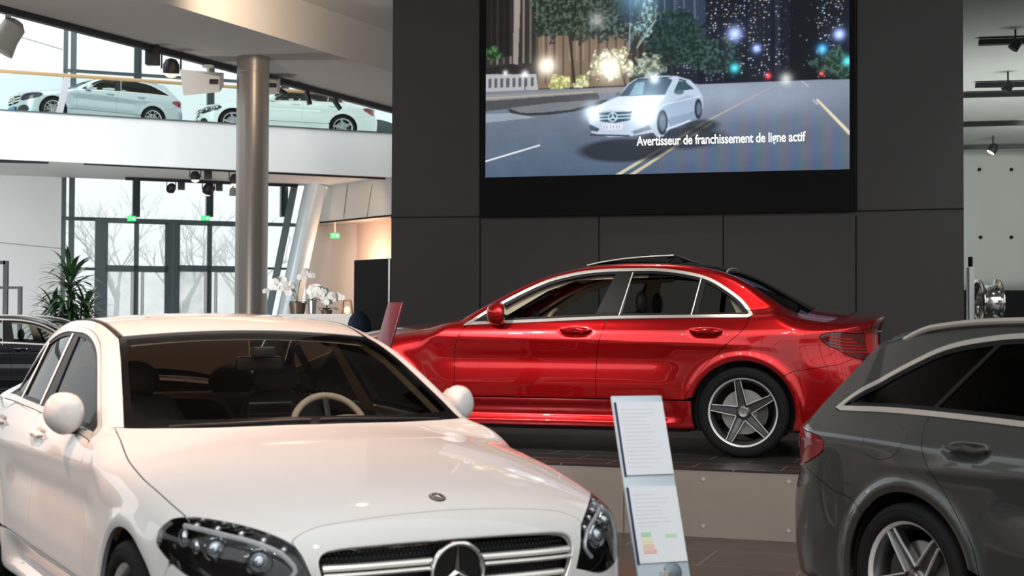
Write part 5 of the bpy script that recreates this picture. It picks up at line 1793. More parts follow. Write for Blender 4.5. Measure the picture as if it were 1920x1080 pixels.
zh = gw(250, None, 416).z
for k, (x0, x1, x2, x3, x4, x5) in enumerate(((179, 200, 252, 264, 316, 325), (326, 335, 389, 401, 453, 470))):
    dr = struct(empty('door_%d' % (k + 1), tuple(gw(x2, 0))))
    off = win.location - dr.location
    def dm(p0, p1, z0, z1_, nm, dep=.14, m='frame', push=.02):
        a = gw(p0, z0) + gn * push; b = gw(p1, z0) + gn * push; mb = MB()
        q = [a, b, b - gn * dep, a - gn * dep]
        mb.prism([(v.x - dr.location.x, v.y - dr.location.y) for v in q], z0, z1_)
        return mb.build(nm, E_[m], dr)
    dm(x0, x1, 0, zh, 'door_post'); dm(x4, x5, 0, zh, 'door_post')
    dm(x0, x5, zh, gw(250, None, 411).z, 'door_head')
    zr0 = gw(x1, None, 509).z; zr1 = gw(x1, None, 497).z
    for (s0, s1, hx) in ((x1, x2 + 6, x2 - 5), (x2 + 6, x4, x3 + 2)):
        gp = MB(); a = gw(s0, .1) + gn * .0; b = gw(s1, .1)
        gp.add([(a.x - dr.location.x, a.y - dr.location.y, .1), (b.x - dr.location.x, b.y - dr.location.y, .1), (b.x - dr.location.x, b.y - dr.location.y, zr0), (a.x - dr.location.x, a.y - dr.location.y, zr0)], [(0, 1, 2, 3)])
        gp.build('film_pane', E_['film'], dr)
        leaf = dm(s0, s1, 0, .01, 'door_leaf', m='frame')
        mb = MB()
        zz = [(s0, s0 + 3, .1, zh), (s1 - 6, s1, .1, zh)]
        for (p0, p1, za, zb2) in zz:
            a = gw(p0, za) + gn * .03; b = gw(p1, za) + gn * .03
            q = [a, b, b - gn * .07, a - gn * .07]
            mb.prism([(v.x - dr.location.x, v.y - dr.location.y) for v in q], za, zb2)
        for (za, zb2) in ((0.1, .3), (zr0, zr1), (zh - .05, zh)):
            a = gw(s0, za) + gn * .03; b = gw(s1, za) + gn * .03
            q = [a, b, b - gn * .07, a - gn * .07]
            mb.prism([(v.x - dr.location.x, v.y - dr.location.y) for v in q], za, zb2)
        mb.build('leaf_frame', E_['frame'], leaf)
        mb = MB()
        for xx in (hx, hx + 3.2):
            a = gw(xx, .9) + gn * .14
            mb.cyl((a.x - dr.location.x, a.y - dr.location.y, .7), (a.x - dr.location.x, a.y - dr.location.y, zr0), .022, 8)
        mb.build('pull_handle', E_['steel'], leaf)
def exit_sign(px, py, Y, s, label, hang=0):
    p = at(px, py, Y)
    r = empty('exit_sign', tuple(p), .25, label, 'exit sign')
    mb = MB(); mb.box(-.12 * s, .12 * s, -.03, .03, -.07 * s, .07 * s); mb.build('lamp_box', E_['green'], r)
    mb = MB(); mb.ball((-.055 * s, -.032, .035 * s), .014 * s, 6); mb.build('figure_head', E_['exitw'], r)
    mb = MB()
    box_between(mb, (-.05 * s, -.032, .02 * s), (-.065 * s, -.032, -.015 * s), .022 * s, .004)
    box_between(mb, (-.065 * s, -.032, -.015 * s), (-.04 * s, -.032, -.05 * s), .012 * s, .004); box_between(mb, (-.065 * s, -.032, -.015 * s), (-.095 * s, -.032, -.045 * s), .012 * s, .004)
    mb.build('running_figure', E_['exitw'], r)
    mb = MB()
    mb.add([(.0, -.033, -.02 * s), (.05 * s, -.033, -.02 * s), (.05 * s, -.033, .02 * s), (0, -.033, .02 * s), (.05 * s, -.033, -.045 * s), (.10 * s, -.033, 0), (.05 * s, -.033, .045 * s)], [(0, 1, 2, 3), (4, 5, 6)])
    mb.build('arrow', E_['exitw'], r)
    mb = MB(); mb.box(-.02 * s, .02 * s, -.01, .01, .07 * s, hang - p.z if hang else .16 * s); mb.build('bracket', E_['fixw'], r)
exit_sign(247, 410, gw(247).y - .35, 1.0, 'green exit sign above the left pair of glass doors')
exit_sign(385, 409, gw(385).y - .35, 1.0, 'green exit sign above the right pair of glass doors, by the column')
# ---------------------------------------------------------------- leaning column and the rounded room to its right
lm = MB(); box_between(lm, at(553, 345, 42.2), at(503, 590, 42.2), .18, .2, up=(0, 1, 0)); struct(lm.build('trim_leaning_mullion', E_['frame']))
lc = MB(); a = at(592, 345, 42.2); b = at(529, 640, 42.2); lc.cyl(a, b, .32, 32); struct(lc.build('column_leaning', E_['tubew']))
fa = [(583, 353, 418), (600, 352, 417), (640, 347, 412.5), (690, 340, 408), (735, 334, 404), (790, 327, 399)]
mb = MB(); V = []; F = []
ft = [on_z(px, yt, zs) for (px, yt, yb) in fa]
fb_ = [at(px, yb, t.y) for (px, yt, yb), t in zip(fa, ft)]
zf0 = fb_[2].z; zf1 = zs
for t, u in zip(ft, fb_): V += [(u.x, u.y, zf0), (t.x, t.y, zf1)]
for i in range(len(fa) - 1): F.append((2 * i, 2 * i + 2, 2 * i + 3, 2 * i + 1))
n0 = len(V); V += [(x + .1, y + .25, z) for x, y, z in V]
F += [tuple(i + n0 for i in f[::-1]) for f in F] + [(2 * i, n0 + 2 * i, n0 + 2 * i + 2, 2 * i + 2) for i in range(len(fa) - 1)]
mb.add(V, F); struct(mb.build('wall_fascia', E_['panelw']))
for (x0, x1) in ((652, 644), (698, 688)):
    a = on_line(x0, 346, ft[2], ft[4]) - Vector((0, .02, 0)); b = on_line(x1, 409, ft[2], ft[4]) - Vector((0, .02, 0)); mb = MB(); box_between(mb, a, b, .015, .01, up=(0, 1, 0)); struct(mb.build('trim_30', E_['joint']))
mb = MB(); pts = [Vector((u.x, u.y - .03, zf0 - .02)) for u in fb_[1:]]
for p, q in zip(pts[:-1], pts[1:]): box_between(mb, p, q, .03, .05)
struct(mb.build('trim_31', E_['joint']))
b = at(668, 600, 44.0); c = at(800, 600, 40.2)
struct(wall('wall_back_beige', (at(572, 600, 45.5).x, 45.5), (b.x, b.y), 0, 5.4, .2, E_['beige']))
struct(wall('wall_back_corner', (b.x, b.y), (c.x, c.y), 0, 5.4, .2, E_['beigew']))
struct(slab('ceiling_room', [(ft[0].x, ft[0].y + .3), (ft[2].x, ft[2].y + .3), (ft[5].x, ft[5].y + .3), (1.5, 46), (-6.6, 46)], zf0 + .02, zf0 + .2, E_['soffit']))
exit_sign(628, 442, 42.8, 1.1, 'green exit sign hanging in front of the beige wall', zf0 + .06)
mb = MB(); a = at(664, 488, 26); b = at(727, 488, 25.2)
part = wall('display_partition', (a.x, a.y), (b.x, b.y), 0, a.z, .12, E_['bezel'])
tag(part, 'tall black partition standing left of the dark media wall', 'partition')
mb = MB(); box_between(mb, (b.x + .03, b.y - .05, 0), (b.x + .03, b.y - .05, b.z + .05), .03, .03); mb.build('edge_profile', E_['steel'], part)
# ---------------------------------------------------------------- side walls, glazed facade behind the camera (lights and reflections)
struct(wall('wall_right_side', (16, 28), (16, -12), 0, 8.0, -.3, E_['concr']))
struct(wall('wall_left_side', (-27, -12), (-27, 34), 0, 6.6, -.3, E_['umber']))  # unseen; dark brown so the white saloon's flank picks up less light
struct(wall('wall_rear', (-27, -12), (-4.1, -12), 0, 7.7, -.3, E_['umber']))  # unseen; left half closed off to keep daylight from the white saloon's flank
fac = struct(empty('window_2', (0, -12, 0)))
mb = MB()
for x in np.arange(-4, 16.1, 2.1): mb.box(x - .06, x + .06, -.15, .15, 0, 7.72)
for z in (0.1, 2.6, 5.1, 7.6): mb.box(-4, 16, -.12, .12, z - .06, z + .06)
mb.build('window_frame', E_['frame'], fac)
mb = MB(); mb.box(-60, 60, -60, -12.5, -.4, -.05); struct(mb.build('ground_outside', E_['extground']))
mb = MB(); mb.box(-60, 40, 47.2, 90, -.4, -.05); struct(mb.build('ground_street', E_['extground']))
# ---------------------------------------------------------------- ceiling fixtures seen on the left
def theatre_spot(px, py, Y, s, label, lit=None, yaw=0., tilt=.5, m='fixt', track_z=None):
    """yoke-mounted round spot hanging from a track"""
    p = at(px, py, Y)
    r = empty('track_spotlight', tuple(p), yaw, label, 'spotlight')
    mb = MB()
    mb.tube([(-.17 * s, 0, -.02 * s), (-.17 * s, 0, .26 * s), (-.16 * s, 0, .28 * s), (.16 * s, 0, .28 * s), (.17 * s, 0, .26 * s), (.17 * s, 0, -.02 * s)], .016 * s, 6)
    mb.cyl((0, 0, .28 * s), (0, 0, .40 * s), .03 * s, 8)
    mb.build('yoke', E_[m], r)
    Q = Matrix.Rotation(tilt, 4, 'X')
    mb = MB(); mb.lathe([(.02 * s, .17 * s), (.09 * s, .15 * s), (.145 * s, .06 * s), (.15 * s, -.02 * s), (.145 * s, -.10 * s), (.13 * s, -.10 * s)], 20, Q); mb.build('lamp_head', E_[m], r)
    mb = MB(); mb.ball(tuple(Q @ Vector((0, 0, -.09 * s))), .125 * s, 12, (1, 1, .75)); mb.build('lens', E_[lit] if lit else M['satin'], r)
    return r


def driver_box(px, py, Y, w, h, label):
    p = at(px, py, Y)
    mb = MB(); mb.rbox(-w / 2, w / 2, -.09, .09, 0, h, .01)
    o = mb.build('lamp_transformer', E_['fixt']); o.location = p; tag(o, label, 'transformer box')
    return o


def trackpt(px, z=z1 - .1):
    # depth of the walkway edge at a pixel column
    d = ray(px, 150); n = Vector((d1.y, -d1.x, 0))
    return ((l1a - CO).dot(n) / d.dot(n)) * d.y
Ya = trackpt(320)
theatre_spot(321, 127, trackpt(321), 1.1, 'black yoke spotlight with pinkish lens over the silver estate', 'lampwarm', .2, .2)
driver_box(286, 122, trackpt(286), .26, .42, 'black transformer box on the upper track, left of the black spotlight')
# grey cut-off spotlight, far left
p = at(15, 66, trackpt(15)); r = empty('track_spotlight', tuple(p), .3, 'grey hooded spotlight at the left edge of the upper track', 'spotlight')
mb = MB(); mb.rbox(-.05, .05, -.04, .04, .2, .56, .01); mb.build('stem', E_['fixg'], r)
Q = Matrix.Rotation(.55, 4, 'Y')
mb = MB(); mb.lathe([(.10, .30), (.20, .20), (.21, -.05), (.27, -.30), (.25, -.30)], 20, Q); mb.build('lamp_hood', E_['fixg'], r)
mb = MB(); mb.lathe([(.22, -.22), (.001, -.20)], 20, Q, cap=False); mb.build('lens', E_['lampwhite'], r)


def speaker(px, py, Y, s, yaw, label):
    p = at(px, py, Y); tp = z1 - .125 - p.z
    r = empty('loudspeaker', tuple(p), yaw, label, 'loudspeaker')
    V = [(-.42, -.20, -.30), (.30, -.28, -.22), (.36, .22, -.02), (-.36, .26, -.10), (-.50, -.20, .24), (.30, -.28, .10), (.36, .22, .26), (-.40, .26, .30)]
    mb = MB(); mb.add([tuple(Vector(v) * s) for v in V], [(0, 3, 2, 1), (4, 5, 6, 7), (0, 1, 5, 4), (1, 2, 6, 5), (2, 3, 7, 6), (3, 0, 4, 7)])
    mb.build('cabinet', E_['fixw'], r)
    mb = MB(); mb.cyl((.05 * s, 0, .2 * s), (.05 * s, 0, tp), .03 * s, 8); mb.cyl((.05 * s, 0, tp - .04), (.05 * s, 0, tp), .12 * s, 14); mb.build('bracket', E_['fixw'], r)
    mb = MB(); mb.rbox(.10 * s, .28 * s, -.30 * s, -.26 * s, -.06 * s, .04 * s, .01); mb.build('connector_panel', E_['fixt'], r)
    return r
speaker(385, 156, trackpt(385), 1.0, .15, 'white box loudspeaker hanging left of the round column')
speaker(497, 162, trackpt(497), .9, .15, 'white loudspeaker half hidden behind the round column')
for k, (x0, y0, x1, y1, lab) in enumerate(((518, 163, 537, 178, 'black tube spotlight just right of the column, over the white coupe'), (575, 172, 581, 196, 'black tube spotlight hanging near the coupe side window'), (627, 189, 638, 205, 'black tube spotlight with reddish end near the coupe tail'))):
    Yk = trackpt((x0 + x1) / 2) + .2
    a = at(x0, y0, Yk); b = at(x1, y1, Yk); mb = MB(); mb.cyl(a, b, .060, 14)
    o = mb.build('tube_spotlight', E_['fixt']); tag(o, lab, 'spotlight')
    mb = MB(); top = on_z((x0 + x1) / 2, y0, z1)
    m_ = (a + b) / 2; mb.cyl(m_, (m_.x, m_.y, z1 - .05), .012, 6); mb.build('stem', E_['fixt'], o)
# tracks and spots under the balcony
Tk = []
for (p, q, lab) in (((-40, 301), (91, 304), 'short black track under the balcony at far left'), ((157, 306), (722, 334), 'long black track under the front edge of the balcony'), ((235, 335), (558, 348.5), 'black track under the balcony close to the window wall')):
    a = on_z(*p, zs - .05); b = on_z(*q, zs - .05); mb = MB(); box_between(mb, a, b, .09, .08)
    tag(mb.build('lighting_track', E_['fixt']), lab, 'lighting track', None); Tk.append((a, b))
def tY(k, px):
    a, b = Tk[k]; d = ray(px, 320); n = Vector(((b - a).y, -(b - a).x, 0)); return ((a - CO).dot(n) / d.dot(n)) * d.y
theatre_spot(366, 331, tY(1, 366), .85, 'black yoke spotlight with bright lens under the balcony front', 'lampwhite', 0, .1)
driver_box(390, 336, tY(1, 390), .18, .24, 'black transformer box beside the lit spotlight under the balcony')
theatre_spot(441, 337, tY(1, 441), .95, 'black spotlight partly hidden by the column under the balcony', 'lampwarm', 0, .2)
theatre_spot(321, 353, tY(2, 321), .85, 'leftmost black spotlight in front of the window wall', None, .8, .7)
driver_box(340, 356, tY(2, 340), .17, .24, 'black transformer box on the rear balcony track, left one')
theatre_spot(391, 355, tY(2, 391), 1.1, 'black spotlight in the middle of the rear balcony track', 'lampwhite', .6, .6)
driver_box(411, 358, tY(2, 411), .17, .24, 'black transformer box on the rear balcony track, nearest the column')
small_spot(437, 360, zs - .35, 'small grey cone lamp beside the column under the balcony', m='fixg', s=1.0, tilt=0)
mb = MB(); a = on_z(540, 350, zs - .02); b = on_z(612, 352, zs - .02); box_between(mb, a, b, .12, .03)
tag(mb.build('strip_light', E_['lampwhite']), 'recessed warm strip light in the balcony soffit', 'strip light')
# ---------------------------------------------------------------- dracaena in a pot
def leaf(mb, base, az, el, L, w, droop, seg=7):
    pts = []; d = Vector((math.cos(az) * math.cos(el), math.sin(az) * math.cos(el), math.sin(el)))
    s = Vector((-math.sin(az), math.cos(az), 0)); p = Vector(base); V = []
    for i in range(seg + 1):
        t = i / seg
        ww = w * (math.sin(PI * min(1, t * .85 + .12))**.8) * (1 - t**4)
        V += [tuple(p - s * ww), tuple(p + Vector((0, 0, -.15 * ww))), tuple(p + s * ww)]
        p = p + d * (L / seg); d = (d + Vector((0, 0, -droop / seg * (1 + t)))).normalized()
    F = []
    for i in range(seg):
        for j in range(2):
            F.append((3 * i + j, 3 * i + j + 1, 3 * i + j + 4, 3 * i + j + 3))
    mb.add(V, F, True)


def trunk_leafage(parent, h0, h1, n, L, w, seed, m, spread=1.0, stem=None):
    rng = random.Random(seed); mb = MB()
    for k in range(n):
        t = k / n; z = h0 + (h1 - h0) * t
        az = k * 2.399 + rng.uniform(-.3, .3); el = .12 + 1.0 * t**4 + rng.uniform(-.25, .25)
        leaf(mb, (.02 * math.cos(az), .02 * math.sin(az), z), az, el, L * rng.uniform(.8, 1.15) * (1 - .25 * t), w * rng.uniform(.8, 1.2), 1.0 + rng.uniform(-.35, .35), 7)
    return mb.build('foliage', m, parent)
LEAF = noisy(mat('dracaena_leaf', (.045, .12, .045), .32, coat=.2), 6, .5)
bark = noisy(mat('bark', (.16, .11, .07), .9), 20, .3)
pl_ = at(130, 640, 27.6)
plant = empty('dracaena_plant', (pl_.x, pl_.y, 0), 0, 'tall dracaena with arching dark green leaves by the window wall', 'plant')
ztop = at(130, 478, 27.6).z
mb = MB(); mb.lathe([(.22, 0), (.25, .02), (.30, .48), (.27, .48), (.26, .42), (.001, .42)], 28); mb.build('planter', mat('planter_grey', (.2, .2, .2), .5), plant)
mb = MB(); mb.tube([(0, 0, .4), (.03, .01, 1.2), (0, 0, ztop - .3)], [.04, .035, .02], 8); mb.tube([(.08, .05, .4), (.16, .06, 1.0), (.2, .1, ztop - .9)], [.03, .03, .015], 8); mb.tube([(-.08, .0, .4), (-.2, .02, .9), (-.28, 0, ztop - 1.1)], [.03, .03, .015], 8); mb.build('trunk', bark, plant)
for (dx, dy, a, b, n, L, w_, sd_) in ((0, 0, 1.15, ztop - .34, 190, .92, .044, 1), (.30, .05, .9, ztop - .95, 90, .80, .042, 2), (-.32, .0, .85, ztop - .95, 90, .80, .042, 3), (.0, -.22, .8, ztop - 1.1, 60, .7, .04, 4)):
    f = trunk_leafage(plant, a, b, n, L, w_, sd_, LEAF); f.location = (dx, dy, 0)
# ---------------------------------------------------------------- counter with orchids
ca = at(560, 589, 21.5); cb = at(661, 588, 20.6)
cz = ca.z
mb = MB(); mb.prism([(ca.x - .3, ca.y), (cb.x, cb.y), (cb.x + .05, cb.y + .6), (ca.x - .3, ca.y + .6)], cz - .05, cz)
cnt = mb.build('reception_counter', E_['fixw']); tag(cnt, 'white reception counter carrying the orchids behind the white saloon', 'counter')
mb = MB(); mb.prism([(ca.x - .25, ca.y + .05), (cb.x - .05, cb.y + .05), (cb.x, cb.y + .55), (ca.x - .25, ca.y + .55)], 0, cz - .05); mb.build('counter_front', E_['panelw'], cnt)
PET = mat('orchid_petal', (.86, .87, .84), .5); STM = mat('orchid_stem', (.10, .16, .06), .5); YEL = mat('orchid_throat', (.7, .5, .1), .5)
def orchid(px, Y, pot_w, pot_h, stems, label, potc, seed, wide_leaf=True):
    b = at(px, 589, Y); rng = random.Random(seed)
    r = empty('orchid_plant', (b.x, Y + .25, cz), 0, label, 'orchid')
    mb = MB(); mb.lathe([(pot_w * .8, 0), (pot_w * .82, .01), (pot_w, pot_h), (pot_w * .9, pot_h), (pot_w * .88, pot_h * .8), (.001, pot_h * .8)], 20); mb.build('pot', potc, r)
    lf = MB()
    for k in range(5): leaf(lf, (0, 0, pot_h * .9), k * 1.3 + seed, .5, .26, .035, 1.2, 5)
    lf.build('leaves', LEAF, r)
    for (dx, top, lean, nf, zlow) in stems:
        st = MB(); pts = []
        for i in range(9):
            t = i / 8; z = pot_h * .9 + (top - pot_h * .9) * math.sin(t * 1.9) / math.sin(1.57)
            pts.append((dx * t + lean * t**2.2, 0.02 * rng.uniform(-1, 1), z))
        st.tube(pts, .006, 6); so_ = st.build('flower_stem', STM, r)
        fb = MB()
        for k in range(nf):
            t = zlow + (1 - zlow) * k / max(nf - 1, 1); i = min(7, int(t * 8)); f_ = t * 8 - i
            c = Vector(pts[i]).lerp(Vector(pts[i + 1]), f_) + Vector((rng.uniform(-.04, .04), -.03 + rng.uniform(-.05, .03), rng.uniform(-.03, .03)))
            yaw = rng.uniform(-.7, .7); sz = .054 * rng.uniform(.85, 1.15)
            Q = Matrix.Translation(c) @ Matrix.Rotation(yaw, 4, 'Z') @ Matrix.Rotation(rng.uniform(-.3, .5), 4, 'X')
            for j, (a, rl_, rw) in enumerate(((PI / 2, 1.0, .5), (PI / 2 + 2.2, 1., .5), (PI / 2 - 2.2, 1., .5), (.12, 1.15, .85), (PI - .12, 1.15, .85))):
                V = [(0, 0, 0)]
                for q in range(7):
                    u = q / 6 * PI; rr = sz * rl_
                    x_ = rr * (.15 + .85 * math.sin(u / 2)) if False else rr * (1 - math.cos(u)) / 2 * 1.0; y_ = sz * rw * math.sin(u) * .9
                    V.append((x_, y_, 0))
                V2 = V[1:] + [(x, -y, 0) for (x, y, z) in V[-2:1:-1]]
                ca_, sa_ = math.cos(a), math.sin(a)
                W_ = [tuple(Q @ Vector((x * ca_ - y * sa_, -.008 * (1 - (x / sz)) , x * sa_ + y * ca_))) for (x, y, z) in V2]
                fb.add(W_, [tuple(range(len(W_)))])
            fb.ball(tuple(c + Vector((0, -.012, -.006))), .009, 5)
        fb.build('blossoms', PET, so_)
    return r
potw = mat('brown_pot', (.10, .07, .05), .4); pots = M['silveralloy']
orchid(553, 21.2, .13, .17, [(-.05, .50, -.30, 10, .35), (.02, .62, .18, 9, .5), (-.08, .38, -.38, 7, .5)], 'leftmost white orchid, tall and branching, on the counter', potw, 1)
orchid(581, 21.0, .07, .20, [(.0, .38, .06, 12, .4), (.05, .34, .12, 9, .4)], 'middle white orchid in a slim silver vase on the counter', pots, 2)
orchid(608, 20.8, .09, .06, [(.0, .32, -.10, 11, .3), (.05, .26, .16, 9, .3)], 'right white orchid with broad dark leaves on the counter', potw, 3)
b = at(648, 588, 20.9); r = empty('table_lamp', (b.x, 21.1, cz), 0, 'small copper lantern glowing at the right end of the counter', 'lamp')
mb = MB()
for (sx, sy) in ((-1, -1), (1, -1), (1, 1), (-1, 1)): mb.cyl((sx * .075, sy * .05, 0), (sx * .055, sy * .04, .20), .008, 6)
mb.tube([(-.055, -.04, .2), (.055, -.04, .2), (.055, .04, .2), (-.055, .04, .2)], .008, 6, True); mb.build('frame', mat('copper', (.55, .28, .16), .3, 1.0), r)
mb = MB(); mb.ball((0, 0, .06), .045, 8, (1, 1, 1.3)); mb.build('glowing_bulb', E_['lampwarm'], r)
# dark armchair behind the saloon roof
def armchair(p, rz, s, m, label):
    r = empty('armchair', tuple(p), rz, label, 'armchair')
    mb = MB(); mb.rbox(-.33, .33, -.33, .33, .28, .44, .06); mb.build('seat', m, r)
    V = []; mb = MB()
    for k in range(15):
        a = PI * k / 14
        V.append((.38 * math.cos(a), .33 * math.sin(a) * 1.1, .0))
    mb2 = MB(); 
    hts = [.62 + .22 * math.sin(PI * k / 14) for k in range(15)]
    VV = []; FF = []
    for k in range(15):
        x, y, _ = V[k]; nx, ny = x / .38, y / .36
        VV += [(x, y, .2), (x, y, hts[k]), (x + .07 * nx, y + .07 * ny, hts[k]), (x + .07 * nx, y + .07 * ny, .2)]
    for k in range(14):
        for j in range(4): FF.append((4 * k + j, 4 * k + (j + 1) % 4, 4 * k + 4 + (j + 1) % 4, 4 * k + 4 + j))
    FF += [(0, 1, 2, 3), (56, 57, 58, 59)]
    mb.add(VV, FF, True); mb.build('backrest', m, r)
    for (x, y) in ((-.28, -.28), (.28, -.28), (-.28, .28), (.28, .28)):
        mb = MB(); mb.cyl((x, y, 0), (x * .9, y * .9, .3), .02, 8); mb.build('leg', E_['steel'], r)
    r.scale = (s, s, s)
    return r
navy = mat('navy_fabric', (.012, .022, .05), .8)
bc = empty('bar_chair', (at(674, 620, 18.5).x, 18.5, 0), .5, 'dark blue high-backed bar chair in front of the black partition', 'chair')
mb = MB(); mb.ball((0, 0, 1.36), .2, 12, (.85, .25, 1.15)); mb.build('backrest', navy, bc)
mb = MB(); mb.rbox(-.19, .19, -.30, .06, 1.02, 1.10, .04); mb.build('seat', navy, bc)
mb = MB(); mb.cyl((0, -.12, .03), (0, -.12, 1.03), .03, 12); mb.build('post', E_['steel'], bc)
mb = MB(); mb.lathe([(.22, 0), (.22, .015), (.04, .03)], 24, Matrix.Translation((0, -.12, 0))); mb.build('base', E_['steel'], bc)
armchair((at(716, 244, 43.0).x, 43.0, 6.585), .4, 1.25, mat('grey_fabric', (.10, .12, .13), .7), 'grey tub chair on the upper gallery behind the coupe')
# dark tubular rack at the left edge
fr = at(18, 590, 33.0)
rack = empty('clothes_rack', (fr.x, 33.0, 0), 0, 'dark square-tube display frame against the white wall, far left', 'display frame')
mb = MB()
s_ = 33.0 / 2690
zt1 = at(5, 489, 33).z; zt2 = at(28, 537, 33).z
X = lambda px: (px - 18) * s_
for px in (-20, 10): mb.box(X(px) - .05, X(px) + .05, -.05, .05, 0, zt1)
mb.box(X(-20), X(10), -.05, .05, zt1 - .08, zt1); mb.box(X(-20), X(38), -.04, .04, zt2 - .06, zt2)
mb.box(X(38) - .05, X(38) + .03, -.05, .05, 0, zt2)
mb.build('frame', M['satin'], rack)
# ---------------------------------------------------------------- information stands
PAP = mat('paper', (.80, .82, .86), .6); BOARD = mat('stand_board', (.52, .60, .66), .4, .2)
nh = Vector((.34, -.94, 0)).normalized(); rt = Vector((.94, .34, 0)).normalized()
def stand(base, tilt, wd_, ht, label, boardm, z0, sheets=True, rt=rt, nh=nh):
    r = empty('information_stand', (base[0], base[1], 0), math.atan2(rt.y, rt.x), label, 'information stand')
    # local x = right, local -y = facing
    Q = Matrix.Translation((0, 0, z0)) @ Matrix.Rotation(-tilt, 4, 'X')
    mb = MB(); mb.rbox(-wd_ / 2, wd_ / 2, -.006, .012, 0, ht, .006, M=Q)
    # rbox rounds z edges only; fine for a panel
    mb.build('board', boardm, r)
    mb = MB(); mb.cyl((0, .05, 0.02), (0, .03, z0 + .15), .018, 12); mb.build('post', M['satinchrome'], r)
    mb = MB(); mb.rbox(-.17, .17, -.13, .17, 0, .018, .008); mb.build('foot', M['satinchrome'], r)
    if sheets:
        for k, (za, zb3, cols) in enumerate(((ht - .030 - .297, ht - .030, 0), (ht - .375 - .297, ht - .375 + .0, 1))):
            mb = MB(); mb.box(-.098, .104, -.014, -.0065, za, zb3, Q)
            sh_ = mb.build('paper_sheet', PAP, r)
            mb = MB(); mb.box(-.106, -.098, -.012, -.0065, za - .004, zb3, Q);
            mb.build('sleeve_edge', mat('navy_edge', (.015, .02, .09), .4), sh_)
            mb = MB()
            rng = random.Random(k)
            grey = mat('print_grey', (.72, .74, .78), .6)
            zz = zb3 - .03
            while zz > za + (.03 if k == 0 else .14):
                mb.box(-.085, -.085 + rng.uniform(.08, .16), -.0148, -.0142, zz - .0022, zz, Q); zz -= .0155
            mb.build('printed_lines', grey, sh_)
            if k == 1:
                for (x0, x1, a0, a1, c) in ((-.075, -.035, .10, .118, (.45, .70, .50)), (.025, .075, .095, .108, (.55, .75, .50)), (-.075, -.028, .055, .072, (.85, .62, .45)), (-.075, -.020, .035, .052, (.85, .52, .48)), (-.075, -.03, .078, .095, (.85, .80, .50))):
                    mb = MB(); mb.box(x0, x1, -.0150, -.0142, za + a0, za + a1, Q); mb.build('energy_band', mat('band', c, .6), sh_)
        mb = MB(); mb.lathe([(.035, 0), (.036, .010), (.030, .014), (.001, .015)], 24, Q @ Matrix.Translation((.035, -.006, ht - .71)) @ Matrix.Rotation(PI / 2, 4, 'X'), cap=False)
        mb.build('round_badge', BOARD if False else mat('badge_grey', (.16, .21, .25), .35, .3), r)
    return r
Ys = 5.75
bt = at(1193, 742, Ys)
tl_ = .36; hb_ = .86
z0_ = bt.z - hb_ * math.cos(tl_)
base = Vector((bt.x, bt.y, 0)) + nh * (hb_ * math.sin(tl_)) 
stand((base.x, base.y), tl_, .222, hb_, 'pale information stand with two printed sheets in front of the podium', BOARD, z0_)
# red-tinted board beside the bonnet of the red car
REDB = mat('dark_red_board', (.13, .010, .018), .35, coat=.2)
bt = at(742, 567, 9.3)
n2 = Vector((-.85, -.53, 0)).normalized(); r2 = Vector((.53, -.85, 0)).normalized()
hb2 = .80; t2 = .30
base = Vector((bt.x, bt.y, 0)) + n2 * (hb2 * math.sin(t2))
stand((base.x, base.y), t2, .20, hb2, 'dark red board on a stand beside the bonnet of the red saloon', REDB, bt.z - hb2 * math.cos(t2), False, r2, n2)
# ---------------------------------------------------------------- bare trees outside
def bare_tree(px, Y, h, seed, label):
    b = at(px, 600, Y); rng = random.Random(seed)
    mb = MB()
    def br(p, d, L, r, dep):
        q = p + d * L
        mb.tube([tuple(p), tuple((p + q) / 2 + Vector((rng.uniform(-1, 1), rng.uniform(-1, 1), 0)) * L * .06), tuple(q)], [r, r * .8, r * .6], 5)
        if dep == 0: return
        for k in range(3):
            nd = (d + Vector((rng.uniform(-.9, .9), rng.uniform(-.6, .6), rng.uniform(-.2, .5)))).normalized()
            br(p.lerp(q, rng.uniform(.55, 1)), nd, L * rng.uniform(.6, .8), r * .55, dep - 1)
    br(Vector((0, 0, 0)), Vector((.05, 0, 1)), h * .32, .14, 5)
    o = mb.build('bare_tree', mat('hazy_bark', (.82, .84, .84), .9)); o.location = (b.x, Y, 0)  # pale colour puts haze and overexposure behind the glass into the bark
    tag(o, label, 'tree', 'bare trees outside the glass doors')
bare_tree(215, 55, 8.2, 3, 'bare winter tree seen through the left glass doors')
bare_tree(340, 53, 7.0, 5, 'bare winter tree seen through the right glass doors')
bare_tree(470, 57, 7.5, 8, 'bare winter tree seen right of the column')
# ---------------------------------------------------------------- the cars
red = flake_paint('red_paint', (.58, .005, .008), .27, .76, 1.0, .24)
white = mat('white_paint', (.80, .785, .77), .7, 0, 1.0, spec=.1)
grey = flake_paint('grey_paint', (.085, .092, .090), .32, .45)
silver = flake_paint('silver_paint', (.55, .60, .62), .35, .6, 1.0, .75)
pearl = mat('pearl_white_paint', (.78, .82, .80), .6, 0, 1.0, spec=.2)
black = mat('black_paint', (.006, .007, .012), .15, 0, 1.0)
R0, B0_ = build_car('sedan', (-.824, 12.04, .456), -.2689, red, 'metallic red saloon parked on the low podium before the dark wall', black_roof=True, wheel_rot=.489)
